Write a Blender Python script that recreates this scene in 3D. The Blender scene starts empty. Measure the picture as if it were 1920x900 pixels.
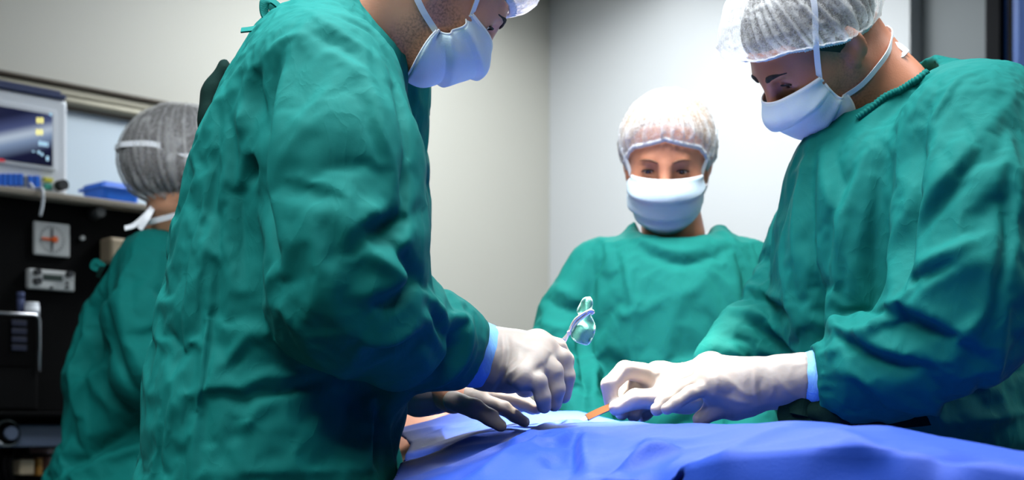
import bpy, bmesh, math, random
import numpy as np
from mathutils import Vector, Matrix
from mathutils.bvhtree import BVHTree
from mathutils.kdtree import KDTree

scene = bpy.context.scene
COL = scene.collection
random.seed(4)
rng = np.random.RandomState(7)

# ------------------------------------------------------------------ camera
F, CX, HY, ZC = 2667.0, 960.0, 800.0, 1.0        # focal length in pixels, horizon row, eye height
cam_d = bpy.data.cameras.new('camera'); cam = bpy.data.objects.new('camera', cam_d)
COL.objects.link(cam); scene.camera = cam
cam.location = (0, 0, ZC); cam.rotation_euler = (math.pi/2, 0, 0)
cam_d.sensor_width = 36; cam_d.lens = 36*F/1920
cam_d.shift_y = (HY-450)/1920
cam_d.clip_start = .05
cam_d.dof.use_dof = True; cam_d.dof.focus_distance = 1.76; cam_d.dof.aperture_fstop = 5.0

# ------------------------------------------------------------------ world, view
w = bpy.data.worlds.new('world'); scene.world = w; w.use_nodes = True
w.node_tree.nodes['Background'].inputs[0].default_value = (.8, .9, 1, 1)
w.node_tree.nodes['Background'].inputs[1].default_value = .05
vs = scene.view_settings
vs.view_transform = 'Standard'; vs.look = 'None'; vs.gamma = 1.0; vs.use_curve_mapping = False
vs.exposure = 0.0

# ------------------------------------------------------------------ lights
# room frame: K is the far corner, A1 runs along the left wall and B1 along the right wall, both towards us
K = np.array([.16, 6.1]); A1 = np.array([-.69, -.725]); B1 = np.array([.725, -.69])
YAW = math.atan2(.725, .69)
CEIL = 2.86
def R2(a, b): return K + a*A1 + b*B1
def lamp(name, kind, loc, target, energy, color=(1, 1, 1), **kw):
    d = bpy.data.lights.new(name, kind); o = bpy.data.objects.new(name, d); COL.objects.link(o)
    d.energy = energy; d.color = color
    for k, v in kw.items(): setattr(d, k, v)
    o.location = loc
    o.rotation_euler = (Vector(target)-Vector(loc)).to_track_quat('-Z', 'Y').to_euler()
    return o
# unseen daylight ceiling panels: room light, plus some added as fill and wall wash
PANELS = [(1.15, 1.2, 44, 170), (.95, .7, 12, 160), (3.3, 3.0, 50, 120), (4.9, 4.3, 32, 140), (4.6, 2.6, 46, 130), (1.6, 4.5, 42, 110)]
for (pa, pb, e, sp) in PANELS:
    x, y = R2(pa, pb)
    o = lamp('ceiling_room_fill_light', 'AREA', (x, y, CEIL-.05), (x, y, 0), e, (.93, .98, 1), shape='RECTANGLE', size=1.3 if pa < 1 else 1.2, size_y=1.3 if pa < 1 else .6, spread=math.radians(sp))
# surgical lamp above the table
lamp('surgical_lamp_light', 'SPOT', (0, 2.12, 2.6), (.12, 1.97, 1.0), 2500, (1, .93, .80), spot_size=math.radians(13), spot_blend=.6, shadow_soft_size=.12)

# ------------------------------------------------------------------ helpers
def srgb(r, g, b):
    f = lambda c: (c/255)/12.92 if c/255 <= .04045 else (((c/255)+.055)/1.055)**2.4
    return (f(r), f(g), f(b), 1)
def P(px, py, d): return np.array([(px-CX)/F*d, d, ZC+(HY-py)/F*d])

def mat(name, col, rough=.6, metal=0, bump=0, bscale=200, var=0, vscale=8, spec=.5, sss=0, sheen=0, trans=0, emit=None, estr=0, alpha=1, stretch=None, coat=0):
    m = bpy.data.materials.new(name); m.use_nodes = True
    nt = m.node_tree; b = nt.nodes['Principled BSDF']
    b.inputs['Base Color'].default_value = col; b.inputs['Roughness'].default_value = rough
    b.inputs['Metallic'].default_value = metal; b.inputs['Specular IOR Level'].default_value = spec
    if sss: b.inputs['Subsurface Weight'].default_value = sss; b.inputs['Subsurface Radius'].default_value = (.012, .005, .003); b.inputs['Subsurface Scale'].default_value = .7
    if sheen: b.inputs['Sheen Weight'].default_value = sheen; b.inputs['Sheen Roughness'].default_value = .4
    if trans: b.inputs['Transmission Weight'].default_value = trans
    if coat: b.inputs['Coat Weight'].default_value = coat
    if emit: b.inputs['Emission Color'].default_value = emit; b.inputs['Emission Strength'].default_value = estr
    b.inputs['Alpha'].default_value = alpha
    if bump or var:
        tc = nt.nodes.new('ShaderNodeTexCoord'); src = tc.outputs['Object']
        if stretch:
            mp = nt.nodes.new('ShaderNodeMapping'); mp.inputs['Scale'].default_value = stretch
            nt.links.new(src, mp.inputs[0]); src = mp.outputs[0]
    if bump:
        n = nt.nodes.new('ShaderNodeTexNoise'); n.inputs['Scale'].default_value = bscale; n.inputs['Detail'].default_value = 3
        nt.links.new(src, n.inputs['Vector'])
        bp = nt.nodes.new('ShaderNodeBump'); bp.inputs['Strength'].default_value = bump; bp.inputs['Distance'].default_value = .002
        nt.links.new(n.outputs['Fac'], bp.inputs['Height']); nt.links.new(bp.outputs[0], b.inputs['Normal'])
    if var:
        n = nt.nodes.new('ShaderNodeTexNoise'); n.inputs['Scale'].default_value = vscale; n.inputs['Detail'].default_value = 5
        nt.links.new(src, n.inputs['Vector'])
        mx = nt.nodes.new('ShaderNodeMix'); mx.data_type = 'RGBA'
        c = np.array(col[:3])
        mx.inputs[6].default_value = tuple(c*(1-var))+(1,); mx.inputs[7].default_value = tuple(np.minimum(c*(1+var), 1))+(1,)
        nt.links.new(n.outputs['Fac'], mx.inputs[0]); nt.links.new(mx.outputs[2], b.inputs['Base Color'])
    return m

def skin_mat(name, col, beard):
    m = mat(name, srgb(*col), rough=.45, bump=.12, bscale=420, sss=.12)
    nt = m.node_tree; b = nt.nodes['Principled BSDF']
    at = nt.nodes.new('ShaderNodeAttribute'); at.attribute_name = 'beard'
    tc = nt.nodes.new('ShaderNodeTexCoord')
    n = nt.nodes.new('ShaderNodeTexNoise'); n.inputs['Scale'].default_value = 330; n.inputs['Detail'].default_value = 2
    nt.links.new(tc.outputs['Object'], n.inputs['Vector'])
    rp = nt.nodes.new('ShaderNodeMapRange'); rp.inputs[1].default_value = .40; rp.inputs[2].default_value = .68
    nt.links.new(n.outputs['Fac'], rp.inputs[0])
    mu = nt.nodes.new('ShaderNodeMath'); mu.operation = 'MULTIPLY'
    nt.links.new(rp.outputs[0], mu.inputs[0]); nt.links.new(at.outputs['Fac'], mu.inputs[1])
    n2 = nt.nodes.new('ShaderNodeTexNoise'); n2.inputs['Scale'].default_value = 28; n2.inputs['Detail'].default_value = 4
    nt.links.new(tc.outputs['Object'], n2.inputs['Vector'])
    mx0 = nt.nodes.new('ShaderNodeMix'); mx0.data_type = 'RGBA'
    c = np.array(srgb(*col)[:3])
    mx0.inputs[6].default_value = tuple(c*np.array([.88, .78, .76]))+(1,); mx0.inputs[7].default_value = tuple(c*1.1)+(1,)
    nt.links.new(n2.outputs['Fac'], mx0.inputs[0])
    mx = nt.nodes.new('ShaderNodeMix'); mx.data_type = 'RGBA'
    mx.inputs[7].default_value = srgb(*beard)
    nt.links.new(mx0.outputs[2], mx.inputs[6])
    nt.links.new(mu.outputs[0], mx.inputs[0]); nt.links.new(mx.outputs[2], b.inputs['Base Color'])
    return m

def cap_mat(name, cover, col=(1, 1, 1)):
    """thin spunbond: fibres scatter, gaps let the hair through"""
    m = bpy.data.materials.new(name); m.use_nodes = True
    nt = m.node_tree; N = nt.nodes; L = nt.links
    N.remove(N['Principled BSDF']); out = N['Material Output']
    tr = N.new('ShaderNodeBsdfTransparent'); df = N.new('ShaderNodeBsdfDiffuse'); tl = N.new('ShaderNodeBsdfTranslucent')
    df.inputs[0].default_value = (.86*col[0], .87*col[1], .88*col[2], 1); tl.inputs[0].default_value = (.85, .86, .86, 1)
    m1 = N.new('ShaderNodeMixShader'); m1.inputs[0].default_value = .25
    L.new(df.outputs[0], m1.inputs[1]); L.new(tl.outputs[0], m1.inputs[2])
    tc = N.new('ShaderNodeTexCoord')
    n = N.new('ShaderNodeTexNoise'); n.inputs['Scale'].default_value = 240; n.inputs['Detail'].default_value = 4; n.inputs['Distortion'].default_value = 1.5
    L.new(tc.outputs['Object'], n.inputs['Vector'])
    at = N.new('ShaderNodeAttribute'); at.attribute_name = 'pleat'
    rp = N.new('ShaderNodeMapRange'); rp.inputs[1].default_value = .35; rp.inputs[2].default_value = .7
    rp.inputs[3].default_value = cover*.45; rp.inputs[4].default_value = min(cover*1.5, .95)
    L.new(n.outputs['Fac'], rp.inputs[0])
    mx = N.new('ShaderNodeMath'); mx.operation = 'MULTIPLY_ADD'; mx.inputs[1].default_value = .75; mx.use_clamp = True
    L.new(at.outputs['Fac'], mx.inputs[0]); L.new(rp.outputs[0], mx.inputs[2])
    m2 = N.new('ShaderNodeMixShader')
    L.new(mx.outputs[0], m2.inputs[0]); L.new(tr.outputs[0], m2.inputs[1]); L.new(m1.outputs[0], m2.inputs[2])
    L.new(m2.outputs[0], out.inputs[0])
    return m

def unit(v):
    v = np.asarray(v, float); return v/max(np.linalg.norm(v), 1e-9)

def mesh(name, V, Fc, material, parent=None, base=(0, 0, 0), smooth=True, attrs=None):
    """links one mesh object; V in world coordinates, base = world place of the thing's origin"""
    me = bpy.data.meshes.new(name)
    V = np.asarray(V, dtype=np.float64)-np.asarray(base)
    if isinstance(Fc, np.ndarray) and Fc.ndim == 2:
        k = Fc.shape[1]; n = len(Fc)
        me.vertices.add(len(V)); me.vertices.foreach_set('co', V.astype(np.float32).ravel())
        me.loops.add(n*k); me.loops.foreach_set('vertex_index', Fc.astype(np.int32).ravel())
        me.polygons.add(n); me.polygons.foreach_set('loop_start', np.arange(0, n*k, k, dtype=np.int32))
        me.update(calc_edges=True); me.validate()
    else:
        me.from_pydata([tuple(v) for v in V], [], [tuple(int(i) for i in f) for f in Fc]); me.update()
    if smooth: me.polygons.foreach_set('use_smooth', [True]*len(me.polygons))
    for k_, v_ in (attrs or {}).items():
        a = me.attributes.new(k_, 'FLOAT', 'POINT'); a.data.foreach_set('value', np.asarray(v_, dtype=np.float32))
    if material: me.materials.append(material)
    o = bpy.data.objects.new(name, me); COL.objects.link(o)
    if parent is not None: o.parent = parent
    else: o.location = base
    return o
def empty(name, loc, rz=0):
    o = bpy.data.objects.new(name, None); COL.objects.link(o); o.location = loc; o.rotation_euler = (0, 0, rz); o.empty_display_size = .1
    return o
def tag(o, label=None, cat=None, group=None, kind=None):
    for k, v in (('label', label), ('category', cat), ('group', group), ('kind', kind)):
        if v: o[k] = v
    return o

def bm_obj(name, bm, material, parent=None, smooth=False):
    me = bpy.data.meshes.new(name); bm.normal_update(); bm.to_mesh(me); bm.free()
    if material: me.materials.append(material)
    if smooth: me.polygons.foreach_set('use_smooth', [True]*len(me.polygons))
    o = bpy.data.objects.new(name, me); COL.objects.link(o)
    if parent is not None: o.parent = parent
    return o
def add_box(bm, lo, hi, bev=0, M=None):
    lo = Vector(lo); hi = Vector(hi)
    r = bmesh.ops.create_cube(bm, size=1)
    vs_ = r['verts']
    for v in vs_: v.co = Vector((lo[i]+(v.co[i]+.5)*(hi[i]-lo[i]) for i in range(3)))
    if bev:
        es = list({e for v in vs_ for e in v.link_edges})
        g = bmesh.ops.bevel(bm, geom=es, offset=bev, segments=2, affect='EDGES', profile=.5)
        vs_ = list({v for f in g['faces'] for v in f.verts} | {v for v in vs_ if v.is_valid})
    if M is not None:
        for v in vs_: v.co = M @ v.co
def box(name, lo, hi, material, parent=None, bev=0):
    bm = bmesh.new(); add_box(bm, lo, hi, bev); return bm_obj(name, bm, material, parent)
def add_cyl(bm, c, axis, r, h, seg=24, r2=None, bev=0):
    q = Vector((0, 0, 1)).rotation_difference(Vector(axis).normalized()).to_matrix().to_4x4()
    M = Matrix.Translation(Vector(c)) @ q
    bmesh.ops.create_cone(bm, cap_ends=True, segments=seg, radius1=r, radius2=r if r2 is None else r2, depth=h, matrix=M)
def cyl(name, c, axis, r, h, material, parent=None, seg=24, r2=None):
    bm = bmesh.new(); add_cyl(bm, c, axis, r, h, seg, r2); o = bm_obj(name, bm, material, parent); 
    for p in o.data.polygons: p.use_smooth = len(p.vertices) == 4
    return o

def smooth_line(pts, n):
    """Catmull-Rom through the points, n samples"""
    p = np.asarray(pts, float)
    if len(p) == 2:
        t = np.linspace(0, 1, n)[:, None]; return p[0]*(1-t)+p[1]*t
    q = np.vstack([2*p[0]-p[1], p, 2*p[-1]-p[-2]])
    s = np.linspace(0, len(p)-1-1e-6, n); i = s.astype(int); t = (s-i)[:, None]
    a, b, c, d = q[i], q[i+1], q[i+2], q[i+3]
    return .5*((2*b)+(-a+c)*t+(2*a-5*b+4*c-d)*t**2+(-a+3*b-3*c+d)*t**3)

def sweep(pts, prof, hint=(0, 0, 1), scale=None, hints=None, closed_ends=True):
    """sweep a closed profile [(u,v)] along pts; v is along the hint direction"""
    pts = np.asarray(pts, float); n = len(pts); m = len(prof)
    T = np.gradient(pts, axis=0); T /= np.linalg.norm(T, axis=1)[:, None]+1e-12
    Hn = np.asarray(hints if hints is not None else [hint]*n, float)
    Nn = Hn-(Hn*T).sum(1)[:, None]*T
    ln = np.linalg.norm(Nn, axis=1); 
    for i in range(n):
        if ln[i] < 1e-4: Nn[i] = Nn[i-1] if i else (T[i][1], -T[i][0], .01)
    Nn /= np.linalg.norm(Nn, axis=1)[:, None]
    Bn = np.cross(T, Nn)
    sc = np.ones(n) if scale is None else np.asarray(scale)
    V = np.concatenate([pts[i]+sc[i]*(np.outer([p[0] for p in prof], Bn[i])+np.outer([p[1] for p in prof], Nn[i])) for i in range(n)])
    Fc = []
    for i in range(n-1):
        for j in range(m):
            k = (j+1) % m
            Fc.append((i*m+j, i*m+k, (i+1)*m+k, (i+1)*m+j))
    if closed_ends: Fc += [tuple(range(m-1, -1, -1)), tuple((n-1)*m+j for j in range(m))]
    return V, Fc
def circ(r, m=8): return [(r*math.cos(2*math.pi*k/m), r*math.sin(2*math.pi*k/m)) for k in range(m)]
def flat(wd, th): return [(-wd/2, -th/2), (0, -th/2), (wd/2, -th/2), (wd/2, th/2), (0, th/2), (-wd/2, th/2)]
def tube(name, pts, r, material, parent=None, base=(0, 0, 0), n=24, m=8, scale=None, hint=(0, .3, 1)):
    L = smooth_line(pts, n); V, Fc = sweep(L, circ(r, m), hint, scale)
    return mesh(name, V, Fc, material, parent, base)
def ribbon(name, pts, wd, material, parent=None, base=(0, 0, 0), n=24, th=.0012, hint=(0, -1, 0), hints=None, twist=None, scale=None):
    L = smooth_line(pts, n)
    if hints is not None:
        hints = smooth_line(hints, n)
    V, Fc = sweep(L, flat(wd, th), hint, hints=hints, scale=scale)
    return mesh(name, V, Fc, material, parent, base, smooth=False)

# ------------------------------------------------------------------ 3D noise on point arrays
_tab = rng.rand(4096).astype(np.float64)
def noise(p, seed=0):
    i = np.floor(p).astype(np.int64); f = p-i; f = f*f*(3-2*f)
    def h(ix, iy, iz): return _tab[(ix*73856093 ^ iy*19349663 ^ iz*83492791 ^ seed*2654435761) & 4095]
    x, y, z = i.T; u, v, s = f.T
    c = lambda a, b, t: a+(b-a)*t
    return c(c(c(h(x, y, z), h(x+1, y, z), u), c(h(x, y+1, z), h(x+1, y+1, z), u), v),
             c(c(h(x, y, z+1), h(x+1, y, z+1), u), c(h(x, y+1, z+1), h(x+1, y+1, z+1), u), v), s)*2-1
def fbm(p, o=3, seed=0): return sum(noise(p*2**k, seed+k)*.5**k for k in range(o))

# ------------------------------------------------------------------ distance-field modeller
class SDF:
    def __init__(s): s.ops = []
    def _add(s, lo, hi, fn, k, op): s.ops.append((np.asarray(lo, float), np.asarray(hi, float), fn, k, op)); return s
    def cone(s, p0, p1, r0, r1, k=.02, op='u', flat=None):
        p0 = np.asarray(p0, float); p1 = np.asarray(p1, float); ba = p1-p0; L2 = float(ba@ba)+1e-12
        R = max(r0, r1)
        if flat is not None: fn_, fr = unit(flat[0]), flat[1]
        def fn(X, Y, Z):
            x, y, z = X-p0[0], Y-p0[1], Z-p0[2]
            t = np.clip((x*ba[0]+y*ba[1]+z*ba[2])/L2, 0, 1)
            x, y, z = x-t*ba[0], y-t*ba[1], z-t*ba[2]
            if flat is not None:
                c = (x*fn_[0]+y*fn_[1]+z*fn_[2])*(1/fr-1)
                x, y, z = x+c*fn_[0], y+c*fn_[1], z+c*fn_[2]
            return np.sqrt(x*x+y*y+z*z)-(r0+(r1-r0)*t)
        return s._add(np.minimum(p0, p1)-R, np.maximum(p0, p1)+R, fn, k, op)
    def chain(s, pts, rs, k=.02, op='u', flat=None):
        for i in range(len(pts)-1): s.cone(pts[i], pts[i+1], rs[i], rs[i+1], k, op, flat)
        return s
    def ell(s, c, r, R=None, k=.02, op='u'):
        c = np.asarray(c, float); r = np.asarray(r, float); M = np.eye(3) if R is None else np.asarray(R, float)   # columns of M: local axes
        ext = np.sqrt(((M*r)**2).sum(1))
        def fn(X, Y, Z):
            x, y, z = X-c[0], Y-c[1], Z-c[2]
            a = (x*M[0, 0]+y*M[1, 0]+z*M[2, 0])/r[0]; b = (x*M[0, 1]+y*M[1, 1]+z*M[2, 1])/r[1]; d = (x*M[0, 2]+y*M[1, 2]+z*M[2, 2])/r[2]
            q = np.sqrt(a*a+b*b+d*d)+1e-6; g = np.sqrt((a/r[0])**2+(b/r[1])**2+(d/r[2])**2)+1e-6
            return q*(q-1)/g
        return s._add(c-ext, c+ext, fn, k, op)
    def loft(s, secs, k=.03, p=2.3, grow=0, op='u', smooth=.018, yaw=0):
        """secs: (z, cx, cy, a, b) stacked along z; yaw turns the sections"""
        S = np.array(sorted(secs)); zz = np.linspace(S[0, 0], S[-1, 0], 240); dz = zz[1]-zz[0]
        g = np.exp(-.5*(np.arange(-60, 61)*dz/smooth)**2); g /= g.sum()
        cur = [np.convolve(np.pad(np.interp(zz, S[:, 0], S[:, i]), 60, mode='edge'), g, 'valid') for i in range(1, 5)]
        cs, sn = math.cos(yaw), math.sin(yaw)
        e = max(S[:, 3].max(), S[:, 4].max())+grow+.01
        lo = (S[:, 1].min()-e, S[:, 2].min()-e, zz[0]); hi = (S[:, 1].max()+e, S[:, 2].max()+e, zz[-1])
        z0, z1 = zz[0], zz[-1]+grow
        def fn(X, Y, Z):
            cx, cy, a, b = [np.interp(Z, zz, c).astype(np.float32) for c in cur]
            a = np.maximum(a+grow, .015); b = np.maximum(b+grow, .015)
            x, y = X-cx, Y-cy
            x, y = x*cs+y*sn, y*cs-x*sn
            kk = ((np.abs(x)/a)**p+(np.abs(y)/b)**p)**(1/p)+1e-5; r = np.sqrt(x*x+y*y)+1e-5
            d = r-r/kk
            return np.maximum(np.maximum(d, Z-z1), z0-Z)
        return s._add(lo, hi, fn, k, op)
    def cut(s, pt, n, R):
        pt = np.asarray(pt, float); n = unit(n)
        def fn(X, Y, Z):
            x, y, z = X-pt[0], Y-pt[1], Z-pt[2]
            return np.maximum(-(x*n[0]+y*n[1]+z*n[2]), np.sqrt(x*x+y*y+z*z)-R)
        return s._add(pt-R, pt+R, fn, 0, 's')
    def build(s, h, fine=(), pad=.02, relax=2):
        """surface nets on an axis-aligned grid, finer inside the boxes in `fine` [(lo,hi,h)]"""
        lo = np.min([o[0] for o in s.ops if o[4] == 'u'], axis=0)-pad; hi = np.max([o[1] for o in s.ops if o[4] == 'u'], axis=0)+pad
        ax = []
        for i in range(3):
            cuts = [lo[i], hi[i]]
            for f in fine: cuts += [min(max(f[0][i], lo[i]), hi[i]), min(max(f[1][i], lo[i]), hi[i])]
            cuts = sorted(set(cuts)); a = [np.array([lo[i]])]
            for c0, c1 in zip(cuts[:-1], cuts[1:]):
                if c1-c0 < 1e-6: continue
                mid = (c0+c1)/2; hh = min([h]+[f[2] for f in fine if f[0][i] <= mid <= f[1][i]])
                n = max(1, int(round((c1-c0)/hh))); a.append(np.linspace(c0, c1, n+1)[1:])
            ax.append(np.concatenate(a).astype(np.float32))
        Fv = np.full([len(a) for a in ax], .2, np.float32)
        for (l, u, fn, k, op) in s.ops:
            m = k+.03
            sl = tuple(slice(max(int(np.searchsorted(ax[i], l[i]-m))-1, 0), int(np.searchsorted(ax[i], u[i]+m))+1) for i in range(3))
            X, Y, Z = ax[0][sl[0]][:, None, None], ax[1][sl[1]][None, :, None], ax[2][sl[2]][None, None, :]
            d = fn(X, Y, Z); a = Fv[sl]
            if op == 's': d = -d
            if op == 'u':
                r = np.minimum(a, d)
                if k > 0: hk = np.maximum(k-np.abs(a-d), 0)/k; r = r-hk*hk*k*.25
            else:
                r = np.maximum(a, d)
                if k > 0: hk = np.maximum(k-np.abs(a-d), 0)/k; r = r+hk*hk*k*.25
            Fv[sl] = r
        return nets(Fv, ax, relax)

def nets(Fv, ax, relax):
    S = Fv < 0
    c = np.zeros([n-1 for n in S.shape], np.int8)
    for dx in (0, 1):
        for dy in (0, 1):
            for dz in (0, 1): c += S[dx:S.shape[0]-1+dx, dy:S.shape[1]-1+dy, dz:S.shape[2]-1+dz]
    act = (c > 0) & (c < 8); I = np.argwhere(act); N = len(I)
    idx = np.full(act.shape, -1, np.int32); idx[act] = np.arange(N)
    off = np.array([(x, y, z) for x in (0, 1) for y in (0, 1) for z in (0, 1)])
    val = np.stack([Fv[I[:, 0]+o[0], I[:, 1]+o[1], I[:, 2]+o[2]] for o in off], 1)
    acc = np.zeros((N, 3)); cnt = np.zeros(N)
    for a in range(8):
        for b in range(a+1, 8):
            if np.abs(off[a]-off[b]).sum() != 1: continue
            va, vb = val[:, a], val[:, b]; mk = (va < 0) != (vb < 0)
            t = np.where(mk, va/np.where(mk, va-vb, 1), 0)
            acc += mk[:, None]*(off[a]+t[:, None]*(off[b]-off[a])); cnt += mk
    p = acc/np.maximum(cnt, 1)[:, None]
    V = np.stack([ax[i][I[:, i]]+p[:, i]*(ax[i][I[:, i]+1]-ax[i][I[:, i]]) for i in range(3)], 1).astype(np.float64)
    Q = []
    for axn in range(3):
        s1 = [slice(1, -1)]*3; s1[axn] = slice(0, -1); s2 = list(s1); s2[axn] = slice(1, None)
        A, B = S[tuple(s1)], S[tuple(s2)]
        E = np.argwhere(A != B); st = np.array([1, 1, 1]); st[axn] = 0; E = E+st
        if not len(E): continue
        ins = S[E[:, 0], E[:, 1], E[:, 2]]
        u, v = [(1, 2), (2, 0), (0, 1)][axn]
        def cell(du, dv):
            e = E.copy(); e[:, u] += du; e[:, v] += dv; return idx[e[:, 0], e[:, 1], e[:, 2]]
        q = np.stack([cell(-1, -1), cell(0, -1), cell(0, 0), cell(-1, 0)], 1)
        q[~ins] = q[~ins][:, ::-1]; Q.append(q)
    Q = np.concatenate(Q)
    for _ in range(relax): V = lap(V, Q, .5)
    return V, Q
def lap(V, Q, f):
    n = len(V); a = Q.ravel(); b = np.roll(Q, -1, axis=1).ravel()
    w_ = np.bincount(a, minlength=n)+np.bincount(b, minlength=n)
    out = np.empty_like(V)
    for i in range(3): out[:, i] = (np.bincount(a, V[b, i], n)+np.bincount(b, V[a, i], n))/np.maximum(w_, 1)
    return V+(out-V)*f
def normals(V, Q):
    n = np.cross(V[Q[:, 2]]-V[Q[:, 0]], V[Q[:, 3]]-V[Q[:, 1]]); N = np.zeros_like(V)
    for j in range(4):
        for i in range(3): N[:, i] += np.bincount(Q[:, j], n[:, i], len(V))
    return N/(np.linalg.norm(N, axis=1)[:, None]+1e-12)
def bvh(V, Q): return BVHTree.FromPolygons(V.tolist(), Q.tolist())

EYE = Vector((0, 0, ZC))
def folds(V, Q, strokes, near=None):
    """cloth folds: each stroke is a line found on the surface; ridge (+) or groove (-) of given width, steeper on one side"""
    N = normals(V, Q); tree = bvh(V, Q)
    D = np.zeros(len(V))
    for st in strokes:
        pts, wd, amp = st[0], st[1], st[2]; skew = st[3] if len(st) > 3 else 1.0
        L = smooth_line(np.array(pts, float), max(16, int(np.linalg.norm(np.diff(np.array(pts, float), axis=0), axis=1).sum()/4))); hits = []; nn = []
        for q in L:
            r = (Vector(P(q[0], q[1], 1.0))-EYE).normalized(); h = tree.ray_cast(EYE, r)
            if h[0] is not None: hits.append(h[0][:]); nn.append(h[1][:])
        if len(hits) < 4: continue
        hits = np.array(hits); nn = np.array(nn)
        seg = np.linalg.norm(np.diff(hits, axis=0), axis=1); ok = seg < .12
        cum = np.concatenate([[0], np.cumsum(np.minimum(seg, .12))]); nr = int(min(max(len(hits), cum[-1]/(wd*.5)), 260))
        u = np.linspace(0, cum[-1], nr); k_ = np.clip(np.searchsorted(cum, u, side='right')-1, 0, len(seg)-1)
        hits = np.stack([np.interp(u, cum, hits[:, i]) for i in range(3)], 1); nn = np.stack([np.interp(u, cum, nn[:, i]) for i in range(3)], 1)
        nn /= np.linalg.norm(nn, axis=1)[:, None]+1e-9; good = ok[k_].astype(float)
        T = np.gradient(hits, axis=0); T /= np.linalg.norm(T, axis=1)[:, None]+1e-9
        side = np.cross(T, nn); side /= np.linalg.norm(side, axis=1)[:, None]+1e-9
        R = 3*wd*max(skew, 1)
        m = np.where(((V > hits.min(0)-R) & (V < hits.max(0)+R)).all(1))[0]
        if not len(m): continue
        d2 = ((V[m][:, None, :]-hits[None])**2).sum(2); j = d2.argmin(1)
        dv = V[m]-hits[j]; s = (dv*side[j]).sum(1)
        perp = np.sqrt(np.maximum(d2[np.arange(len(m)), j]-s*s, 0))
        ends = np.sin(np.pi*np.clip(j/(len(hits)-1), .03, .97))**.6*good[j]
        ww = np.where(s > 0, wd*skew, wd)
        g = np.exp(-(np.sqrt(s*s+(.0022)**2)/ww)**1.4)*np.exp(-(perp/(2.2*wd))**2)*ends
        g = g*np.clip((N[m]*nn[j]).sum(1)*1.5, 0, 1)
        D[m] += amp*1.2*g
    return V+N*D[:, None]
def wrinkle(V, Q, amp, scale, seed, stretch=(1, 1, .45), ridge=True):
    N = normals(V, Q); p = V*np.array(stretch)*scale
    p = p+.35*np.stack([noise(p*.7+11, seed+9), noise(p*.7+37, seed+10), noise(p*.7+71, seed+11)], 1)
    n = noise(p, seed)
    if ridge: n = (1-np.abs(n)*2.2).clip(-.6, 1)
    return V+N*(amp*n)[:, None]

CLOTHS = []
def clothify(o, base, hold, grow=.055, pin=.15, stiff=.16, bend=1.3, grav=.13, tens=20):
    """marks a gown to settle as slightly too large cloth, held at the points in `hold` [(place, radius)]"""
    n = len(o.data.vertices); b = np.empty(n*3, np.float32); o.data.vertices.foreach_get('co', b)
    X = b.reshape(-1, 3)+np.asarray(base)
    W = np.full(n, pin)
    for (c, r) in hold: W = np.maximum(W, np.clip(1.6-1.2*np.linalg.norm(X-np.asarray(c), axis=1)/r, 0, 1))
    W = np.round(W, 1)+(np.round(W, 1) < .2)*(pin-np.round(W, 1)); vg = o.vertex_groups.new(name='hold')
    for wv in np.unique(W): vg.add(np.where(W == wv)[0].tolist(), float(wv), 'REPLACE')
    m = o.modifiers.new('cloth', 'CLOTH'); s = m.settings
    s.quality = 4; s.mass = .2; s.tension_stiffness = tens; s.compression_stiffness = tens; s.shear_stiffness = tens*.4; s.bending_stiffness = bend
    s.tension_damping = 8; s.compression_damping = 8; s.bending_damping = 1; s.air_damping = 2
    s.vertex_group_mass = 'hold'; s.pin_stiffness = stiff; s.shrink_min = -grow; s.shrink_max = -grow
    s.effector_weights.gravity = grav
    m.collision_settings.use_collision = False; m.collision_settings.use_self_collision = False
    m.point_cache.frame_start = 1; m.point_cache.frame_end = 40
    CLOTHS.append((o, m, b))
def settle(frames=20):
    """lets all the gowns settle together and keeps their settled shapes"""
    for f in range(1, frames+1): scene.frame_set(f)
    dg = bpy.context.evaluated_depsgraph_get(); res = []
    for (o, m, b) in CLOTHS:
        co = np.empty(len(b), np.float32); o.evaluated_get(dg).data.vertices.foreach_get('co', co); res.append(co)
    for (o, m, b), co in zip(CLOTHS, res):
        o.modifiers.remove(m); o.vertex_groups.clear()
        if np.isfinite(co).all() and np.abs(co-b).max() < .3: o.data.vertices.foreach_set('co', co); o.data.update()
        ss = o.modifiers.new('smooth', 'SUBSURF'); ss.levels = 0; ss.render_levels = 1
    scene.frame_set(1)
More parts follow.
